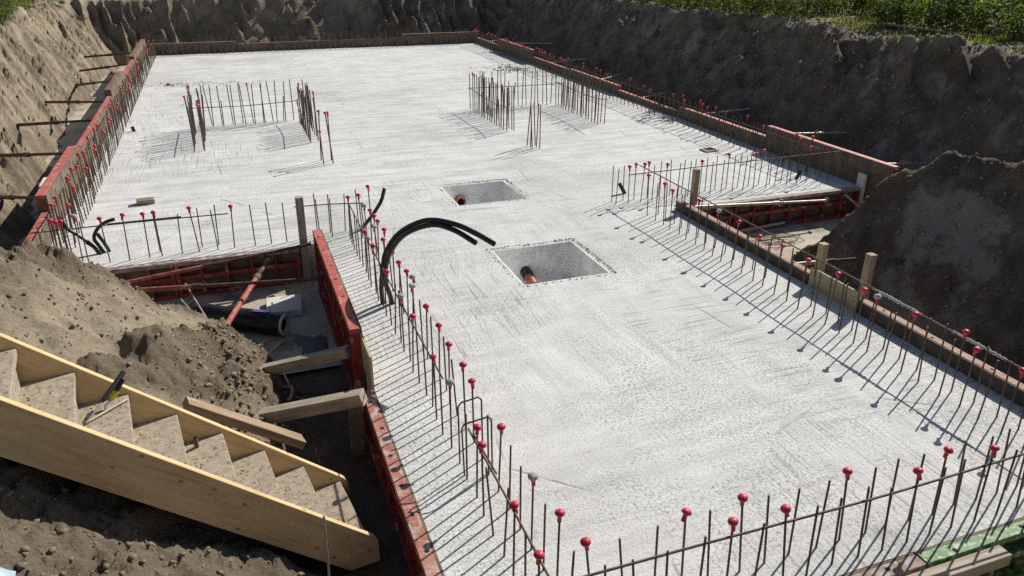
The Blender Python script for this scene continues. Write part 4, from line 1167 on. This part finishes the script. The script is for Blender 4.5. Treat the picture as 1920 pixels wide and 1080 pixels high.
# wet bitumen spill is a thin skin on the floor
bm = MB()
n = 40
c0 = Vector((.50, 7.75, FLOOR + .005))
bm.v.append(tuple(c0))
for k in range(n):
    a = 2 * math.pi * k / n
    rr_ = 1 + .16 * math.sin(3 * a + 1) + random.uniform(-.12, .12)
    sq = min(1 / max(abs(math.cos(a)), 1e-3), 1 / max(abs(math.sin(a)), 1e-3))
    bm.v.append((c0.x + .17 * rr_ * sq * .85 * math.cos(a), c0.y + .34 * rr_ * sq * .85 * math.sin(a), c0.z))
for k in range(n):
    bm.f.append((0, 1 + k, 1 + (k + 1) % n))
tag(bm.build("bitumen_stain", "membrane"), "glossy black bitumen stain on the trench floor", "stain")
for lb, pts, r, mt in (("pale hose curling up at the foot of the soil bank", [(.20, 7.95, -.45), (.16, 7.8, -.40), (.02, 7.5, -.36), (-.02, 7.25, -.40), (.06, 7.0, -.44)], .018, "hose"),
                       ("thin pale cable tube lying across the soil toe", [(-.35, 7.95, -.25), (-.1, 7.55, -.38), (.12, 7.25, -.43), (.18, 7.0, -.45)], .011, "hose"),
                       ("pale hose end poking out beneath the weathered plank", [(.06, 6.62, -.45), (.17, 6.66, -.40), (.19, 6.78, -.36), (.12, 6.86, -.40)], .018, "hose"),
                       ("dark red hose lying in the trench below the planks", [(.2, 6.72, -.44), (.34, 6.58, -.44), (.46, 6.5, -.44), (.45, 6.42, -.44), (.33, 6.42, -.44)], .017, "prop_red"),
                       ("thin black cable lying in the trench below the planks", [(.22, 6.8, -.455), (.42, 6.72, -.455), (.58, 6.6, -.455), (.70, 6.45, -.455)], .008, "black_rubber")):
    tag(MB().tube(spline(pts, 6), r, 10).build("hose", mt, smoothed=True), lb, "hose", "hoses in the left trench")
o = MB().tube([(-.9, 9.15, FLOOR + .03), (-.72, 9.3, FLOOR + .09)], .03, 10).build("pipe_offcut", "black_rubber", smoothed=True)
tag(o, "black pipe offcut on the floor of the left notch", "pipe")
# tie-wire coils in the right-hand recess
wm = MB()
for k in range(7):
    cx_, cy_ = 7.35 + random.uniform(-.25, .35), 8.75 + random.uniform(-.2, .12)
    rad = random.uniform(.18, .4)
    pts = [(cx_ + rad * math.cos(t) * 1.3, cy_ + rad * .6 * math.sin(t), FLOOR + .02 + .02 * math.sin(2 * t + k)) for t in [random.uniform(0, 2) + 4.2 * j / 18 for j in range(19)]]
    pts = sorted(pts, key=lambda p: math.atan2(p[1] - cy_, p[0] - cx_))
    wm.tube(pts, .004, 5)
tag(wm.build("tie_wire", "prop_rust", smoothed=True), "tangle of loose tie wire on the sunlit right notch floor", "wire")
tag(beam("edge_block", (9.43, 9.36, FLOOR), (9.43, 9.36, 0.23), 0.05, 0.16, "white_board", wup=Vector((0, 1, 0))), "pale upright board leaning on the tall right panel's near end", "board")
# mortar drain frame and debris on the slab
o = thing("floor_drain", "small square metal drain frame set in the slab near right wall", "drain", (8.48, 12.27, 0.002), R(4))
for x0, x1, y0, y1 in ((-.14, .14, -.12, -.09), (-.14, .14, .09, .12), (-.14, -.11, -.0895, .0895), (.11, .14, -.0895, .0895)):
    MB().box(x0, x1, y0, y1, 0, .025).build("frame_side", "prop_steel", o)
MB().box(-.108, .108, -.088, .088, 0.004, .010).build("cover", "dark_hole", o)
def crumbs(name, label, cx_, cy_, sx, sy, n, s0, s1, mat, zf=None, seed=1):
    rg = random.Random(seed)
    m = MB()
    for k in range(n):
        x = cx_ + rg.gauss(0, sx); y = cy_ + rg.gauss(0, sy)
        z = 0.0 if zf is None else zf(x, y)
        s = rg.uniform(s0, s1)
        b = len(m.v)
        a = rg.uniform(0, 6.28)
        for ddx, ddy, ddz in ((1, 0, 0), (-.3, .9, .1), (-.8, -.5, 0), (.1, .05, .8), (0, 0, -.5)):
            f = rg.uniform(.7, 1.3)
            m.v.append((x + s * f * (ddx * math.cos(a) - ddy * math.sin(a)), y + s * f * (ddx * math.sin(a) + ddy * math.cos(a)), z + s * f * ddz))
        m.f += [tuple(b + i for i in q) for q in ((0, 1, 3), (1, 2, 3), (2, 0, 3), (1, 0, 4), (2, 1, 4), (0, 2, 4))]
    return tag(m.build(name, mat), label, name.split('_')[-1], None, "stuff")
crumbs("mortar_crumbs", "streak of dark crumbs on the slab near the left wall", -1.2, 23.4, .8, .22, 260, .008, .03, "mortar", None, 2)
crumbs("soil_crumbs", "patch of soil crumbs on the slab by the right wall", 8.45, 23.2, .35, .5, 260, .01, .04, "soil", None, 3)
# rough mortar left round the rims of the two recesses and mud trodden onto the stairs
def line_crumbs(name, label, segs, mat, seed):
    rg = random.Random(seed)
    m = MB()
    for (p, q, n, spread, s0, s1) in segs:
        p, q = Vector(p), Vector(q)
        for k in range(n):
            c = p.lerp(q, rg.random()) + Vector((rg.gauss(0, spread), rg.gauss(0, spread), 0))
            sz = s0 * (s1 / s0) ** (rg.random() ** 2)
            b = len(m.v); a = rg.uniform(0, 6.28)
            for ddx, ddy, ddz in ((1, 0, 0), (-.3, .9, .1), (-.8, -.5, 0), (.1, .05, .55), (0, 0, -.4)):
                f = rg.uniform(.7, 1.3)
                m.v.append((c.x + sz * f * (ddx * math.cos(a) - ddy * math.sin(a)), c.y + sz * f * (ddx * math.sin(a) + ddy * math.cos(a)), c.z + sz * f * ddz))
            m.f += [tuple(b + i for i in t) for t in ((0, 1, 3), (1, 2, 3), (2, 0, 3), (1, 0, 4), (2, 1, 4), (0, 2, 4))]
    return tag(m.build(name, mat), label, name.split('_')[-1], None, "stuff")
sg_ = []
for a, b, c, d in HOLES:
    sg_ += [((a - .06, d + .07, .002), (b + .08, d + .07, .002), 240, .016, .004, .019), ((b + .07, c - .05, .002), (b + .07, d + .08, .002), 220, .016, .004, .018),
            ((a - .05, c - .05, .002), (b + .06, c - .05, .002), 90, .015, .004, .016), ((a - .05, c - .05, .002), (a - .05, d + .05, .002), 90, .015, .004, .016)]
line_crumbs("rim_mortar", "rough grey mortar crumbs round the rims of both floor recesses", sg_, "mortar_dark", 21)
sg_ = []
for k in range(1, 9):
    sg_ += [(on_tread(k, .08, .2, .002), on_tread(k, .62, .2, .002), 60, .03, .002, .009), (on_tread(k, .1, .1, .002), on_tread(k, .6, .1, .002), 40, .05, .002, .007)]
line_crumbs("stair_mud", "dried mud crumbs trodden onto the stair treads", sg_, "mud", 22)
sg_ = [((1.0, 3.0, .002), (1.0, 9.3, .002), 300, .08, .002, .009), ((2.0, 4.0, .002), (4.6, 12.0, .002), 260, 1.2, .002, .008), ((5.8, 3.2, .002), (5.8, 9.2, .002), 300, .08, .002, .009), ((-2.0, 10.2, .002), (.6, 9.85, .002), 120, .08, .002, .008)]
line_crumbs("slab_grit", "scattered grit and mortar specks on the slab", sg_, "mortar_dark", 23)
o = link("fallen_cap", cap_m, None, (-1.5, 23.35, .035)); o.rotation_euler = (R(80), 0, R(40)); o.scale = (1.5, 1.5, 1.5)
tag(o, "red bar cap lying in the crumbs near the left wall", "cap")
# timber chip on the left wall panel and the sheet at the bottom left
tag(beam("timber_chip", (-2.58, 11.75, .48), (-2.58, 12.15, .50), .05, .12, "white_board"), "pale timber chip behind the left wall panel", "board")
tag(beam("timber_offcut", (-3.35, 17.3, FLOOR + .03), (-3.02, 17.3, FLOOR + .03), .10, .06, "white_board"), "pale offcut on the muddy strip beside the left wall", "board")
sg = [[None] * 5 for _ in range(5)]
m_ = MB()
for i in range(5):
    for j in range(5):
        x = -1.32 + .03 * i; y = 3.14 + .03 * j
        m_.v.append((x, y, ground_z(x, y) + .03 + .012 * math.sin(i * 2 + j * 1.7)))
for i in range(4):
    for j in range(4):
        m_.f.append((i * 5 + j, (i + 1) * 5 + j, (i + 1) * 5 + j + 1, i * 5 + j + 1))
o = m_.build("plastic_sheet", "blue_plastic", smoothed=True)
sol = o.modifiers.new("thickness", 'SOLIDIFY'); sol.thickness = .004
tag(o, "pale blue plastic scrap at the bottom left corner", "sheet")

# ------------------------------------------------------------------ clods on the banks
def clods(name, label, boxes, seed, mat="soil"):
    rg = np.random.default_rng(seed)
    vs_, fs_ = [], []
    base = np.array([(1, 0, 0), (-.4, .9, .1), (-.7, -.6, 0), (.05, .1, .8), (-.1, 0, -.6), (.5, .6, .3), (.4, -.7, .2)])
    faces = np.array([(0, 5, 3), (5, 1, 3), (1, 2, 3), (2, 6, 3), (6, 0, 3), (5, 0, 4), (1, 5, 4), (2, 1, 4), (6, 2, 4), (0, 6, 4)])
    cen = base.mean(0)
    for i_, f_ in enumerate(faces):
        p_ = base[f_]
        if np.dot(np.cross(p_[1] - p_[0], p_[2] - p_[0]), p_.mean(0) - cen) < 0:
            faces[i_] = f_[::-1]
    for (x0, x1, y0, y1, n, s0, s1) in boxes:
        X = rg.uniform(x0, x1, n); Y = rg.uniform(y0, y1, n)
        Z = terrain_height(X[None, :], Y[None, :])[0]
        keep = Z > FLOOR + .01
        X, Y, Z = X[keep], Y[keep], Z[keep]
        S = s0 * (s1 / s0) ** (rg.random(len(X)) ** 2.2)
        A = rg.uniform(0, 6.28, len(X))
        P = base[None] * rg.uniform(.6, 1.35, (len(X), 7, 1)) * S[:, None, None]
        ca, sa = np.cos(A)[:, None], np.sin(A)[:, None]
        Q = np.stack([P[..., 0] * ca - P[..., 1] * sa + X[:, None], P[..., 0] * sa + P[..., 1] * ca + Y[:, None], P[..., 2] + Z[:, None] + S[:, None] * .15], -1)
        off = sum(len(v) for v in vs_)
        vs_.append(Q.reshape(-1, 3))
        fs_.append((faces[None] + (np.arange(len(X)) * 7)[:, None, None] + off).reshape(-1, 3))
    return tag(link(name, np_mesh(name, np.concatenate(vs_), np.concatenate(fs_), mat, False)), label, "soil", None, "stuff")
clods("soil_clods", "loose clods and crumbs of soil scattered over the banks", [
    (-3.0, .5, 2.6, 9.4, 5000, .005, .03), (-2.2, .4, 2.6, 4.4, 1300, .005, .035), (-.6, .5, 5.6, 7.6, 900, .01, .05), (6.9, 11.5, 3, 9.6, 5000, .008, .05),
    (10.3, 13, 9, 31, 6000, .012, .06), (-4, 11, 31.4, 34.5, 3000, .015, .06), (.1, .75, 3.6, 8.3, 900, .005, .03)], 4)

# ------------------------------------------------------------------ vegetation
def leaf_cloud(name, stems, rg, size, mat="leaf", per=30):
    """leaf-sized folded quads set along stems; stems = list of polylines"""
    co, fc = [], []
    for sp in stems:
        sp = np.array(sp)
        t = rg.uniform(.18, 1.0, per) * (len(sp) - 1)
        i = np.minimum(t.astype(int), len(sp) - 2); f = (t - i)[:, None]
        p = sp[i] * (1 - f) + sp[i + 1] * f
        a = rg.uniform(0, 2 * np.pi, per); tilt = rg.normal(-.1, .5, per)
        d = np.stack([np.cos(a) * np.cos(tilt), np.sin(a) * np.cos(tilt), np.sin(tilt)], -1)
        s = size * rg.uniform(.55, 1.35, per)[:, None]
        side = np.cross(d, np.array([0, 0, 1.0])); side /= np.linalg.norm(side, axis=1)[:, None]
        rollv = rg.normal(0, .5, per)[:, None]
        upv = np.cross(side, d)
        side = side * np.cos(rollv) + upv * np.sin(rollv)
        p = p + d * s * rg.uniform(.1, .9, per)[:, None]
        quad = np.stack([p, p + d * s * .5 + side * s * .3 + upv * s * .08, p + d * s, p + d * s * .5 - side * s * .3 + upv * s * .08], 1)
        off = len(co) * 4 * per
        co.append(quad.reshape(-1, 3))
        fc.append(np.arange(per * 4).reshape(per, 4) + off)
    return np_mesh(name, np.concatenate(co), np.concatenate(fc), mat, False)

def stems_of(rg, n, spread, height, lean=.35):
    out = []
    for k in range(n):
        a = rg.uniform(0, 6.283); r = spread * .45 * math.sqrt(rg.random())
        b = np.array([r * math.cos(a), r * math.sin(a), -.05])
        h = height * rg.uniform(.45, 1.05)
        a2 = a + rg.normal(0, .7); ln = lean * h * rg.uniform(.2, 1.3)
        tip = b + np.array([ln * math.cos(a2), ln * math.sin(a2), h])
        mid = (b + tip) / 2 + np.array([rg.normal(0, .06), rg.normal(0, .06), h * .08])
        out.append([b, mid, tip])
    return out
BUSH = []
for k in range(5):
    rg = np.random.default_rng(100 + k)
    ss = stems_of(rg, 44, 1.25, (1.25, 1.6, .9, 1.9, 1.1)[k])
    lm = leaf_cloud("foliage", ss, rg, (.085, .10, .07, .11, .075)[k], per=46)
    m_ = MB()
    for sp in ss[:26]:
        m_.tube([tuple(p) for p in sp], [.009, .007, .003], 4)
    BUSH.append((lm, m_.mesh("stems", "bark")))
def bush(label, x, y, k, sc, group):
    z = ground_z(x, y)
    t = thing("bush", label, "bush", (x, y, z - .02), random.uniform(0, 6.28), group)
    t.scale = (sc, sc, sc * random.uniform(.85, 1.1))
    link("foliage", BUSH[k][0], t); link("stems", BUSH[k][1], t)
ry = random.Random(9)
front = [(12.7 + ry.uniform(-.25, .4), 10.4 + k * 1.35 + ry.uniform(-.3, .3)) for k in range(17)]
front = [(x if y > 15.0 else x + 1.2, y) for x, y in front]
for k, (x, y) in enumerate(front):
    bush("leafy green bush on the right bank crest, %s from the near end" % nth(k + 1), x, y, ry.choice((0, 2, 4, 2)), ry.uniform(.8, 1.02), "bushes along the right crest")
second = [(14.9 + ry.uniform(-.5, .6), 10.5 + k * 1.9) for k in range(15)]
for k, (x, y) in enumerate(second):
    bush("taller bush behind the right crest bushes, %s from the near end" % nth(k + 1), x, y, ry.choice((1, 3, 0)), ry.uniform(.95, 1.25), "taller bushes behind the right crest")
for k, (x, y, kk, sc) in enumerate(((-5.3, 23.6, 0, .6), (-5.5, 25.2, 2, .75), (-5.6, 22.3, 4, .6))):
    bush(("low bush at the top left corner of the bank, middle one", "low bush at the top left, farthest along the bank", "low bush at the top left, nearest the camera")[k], x, y, kk, sc, "bushes on the left crest")
for k, (x, y, kk, sc) in enumerate(((-3.6, 34.6, 2, .7), (-1.6, 35.0, 4, .6), (2.5, 35.2, 0, .7), (7.2, 35.4, 1, .7))):
    bush("low bush behind the far bank crest, %s from the left" % nth(k + 1), x, y, kk, sc, "bushes behind the far bank")
# the tangle farther back reads as one mass
rg = np.random.default_rng(300)
mass = []
for k in range(330):
    x = rg.uniform(15.8, 27); y = rg.uniform(6, 46)
    zz = 1.9
    for sp in stems_of(rg, 7, 1.6, rg.uniform(1.6, 3.2)):
        mass.append([np.array(p) + np.array([x, y, zz]) for p in sp])
tag(link("undergrowth", leaf_cloud("undergrowth", mass, rg, .10, per=34)), "dense green undergrowth behind the right bank", "undergrowth", None, "stuff")
# grass and weeds
def grass(name, label, areas, seed):
    rg = np.random.default_rng(seed)
    co = []
    for (x0, x1, y0, y1, n, h0, h1) in areas:
        X = rg.uniform(x0, x1, n); Y = rg.uniform(y0, y1, n)
        keep = vnoise(X * 1.1, Y * 1.1, 7) + .5 * vnoise(X * 3, Y * 3, 8) > -.15
        X, Y = X[keep], Y[keep]
        Z = terrain_height(X[None], Y[None])[0]
        k2 = Z > 1.35
        X, Y, Z = X[k2], Y[k2], Z[k2]
        n = len(X)
        h = rg.uniform(h0, h1, n); a = rg.uniform(0, 6.283, n); ln = rg.uniform(.1, .7, n) * h; w = .006 + .006 * rg.random(n)
        dx, dy = np.cos(a), np.sin(a)
        b0 = np.stack([X - dy * w, Y + dx * w, Z - .02], -1); b1 = np.stack([X + dy * w, Y - dx * w, Z - .02], -1)
        t1 = np.stack([X + dx * ln * .4 + dy * w * .7, Y + dy * ln * .4 - dx * w * .7, Z + h * .65], -1)
        t0 = np.stack([X + dx * ln * .4 - dy * w * .7, Y + dy * ln * .4 + dx * w * .7, Z + h * .65], -1)
        tp = np.stack([X + dx * ln, Y + dy * ln, Z + h], -1)
        tp2 = tp + np.stack([dy * .001, -dx * .001, 0 * h], -1)
        co.append(np.stack([b0, b1, t1, t0, t0, t1, tp2, tp], 1).reshape(-1, 3))
    co = np.concatenate(co)
    return tag(link(name, np_mesh(name, co, np.arange(len(co)).reshape(-1, 4), "grass_blade", False)), label, "grass", None, "stuff")
grass("grass", "patchy grass and weeds along the tops of the banks", [(12.5, 16.5, 7, 30, 8000, .04, .2), (12.3, 13.6, 8, 16, 3500, .03, .13), (-8, -5.0, 14, 34, 9000, .06, .28), (-6, 11, 33.6, 38, 7000, .08, .3), (16, 26, 5, 45, 12000, .15, .45)], 12)

# trees beyond, seen only as dark crowns above the undergrowth
def tree_mesh(seed, H):
    rg = np.random.default_rng(seed)
    tr = MB()
    tr.tube([(0, 0, -.2), (.05, .03, H * .25), (-.04, .06, H * .55), (.03, 0, H * .92)], [.16, .13, .08, .02], 9)
    st_ = []
    for k in range(46):
        zf_ = rg.uniform(.25, .95); a = rg.uniform(0, 6.283)
        b = np.array([0, 0, H * zf_]); ln = H * .34 * (1.15 - zf_) * rg.uniform(.6, 1.2)
        tip = b + np.array([ln * math.cos(a), ln * math.sin(a), ln * rg.uniform(.1, .7)])
        mid = (b + tip) / 2 + np.array([0, 0, ln * .1])
        if k < 16: tr.tube([tuple(b), tuple(mid), tuple(tip)], [.045, .03, .01], 5)
        for j in range(4):
            f = rg.uniform(.35, 1); q = b + (tip - b) * f
            e = q + rg.normal(0, 1, 3) * H * .06
            st_.append([q, (q + e) / 2, e])
    return leaf_cloud("crown", st_, rg, .17, per=34), tr.mesh("trunk", "bark", True)
TREES = [tree_mesh(500, 6.0), tree_mesh(501, 5.0)]
for k, (x, y, v, sc) in enumerate(((28.5, 13, 0, 1.0), (30, 18.5, 1, 1.05), (29, 24, 0, .95), (31, 30, 1, 1.1), (29, 36, 0, 1.0), (30, 7.5, 1, 1.0))):
    t = thing("broadleaf_tree", "broadleaf tree behind the undergrowth on the right, %s from the near end" % nth([3, 4, 5, 6, 7, 2][k] - 1), "tree", (x, y, 1.85), k * 1.3, "trees behind the right bank")
    t.scale = (sc, sc, sc)
    link("crown", TREES[v][0], t); link("trunk", TREES[v][1], t)

# site fence and pipes on the right crest
fx0, fy0, fx1, fy1 = 15.55, 11.6, 15.3, 26.0
root = thing("wire_fence", "thin wire site fence with pale posts in the bushes", "fence", (fx0, fy0, 1.85))
m_ = MB().tube([(0, 0, -.3), (0, 0, 1.7)], .024, 8).mesh("fence_post", "fence_steel", True)
for k in range(6):
    f = k / 5
    o = link("fence_post", m_, root, ((fx1 - fx0) * f, (fy1 - fy0) * f, 0)); o.rotation_euler = (R(random.gauss(0, 1.5)), R(random.gauss(0, 2)), 0)
for k in range(8):
    MB().tube([(0, 0, .1 + .2 * k), ((fx1 - fx0) * .5, (fy1 - fy0) * .5, .08 + .2 * k), (fx1 - fx0, fy1 - fy0, .1 + .2 * k)], .003, 4).build("fence_wire", "fence_steel", root)
z_ = ground_z(13.3, 12.2)
tag(beam("timber_board", (13.2, 13.4, ground_z(13.2, 13.4) + .05), (13.35, 11.0, ground_z(13.35, 11.0) + .05), .14, .035, "pine_worn"), "reddish board lying on the grass of the right crest", "board")
o = MB().tube([(14.2, 13.2, ground_z(14.2, 13.2) + .2), (14.35, 11.6, ground_z(14.35, 11.6) + .16)], .03, 10).build("pipe_length", "pale_pipe", smoothed=True)
tag(o, "grey-blue pipe lying in the grass on the right crest", "pipe")
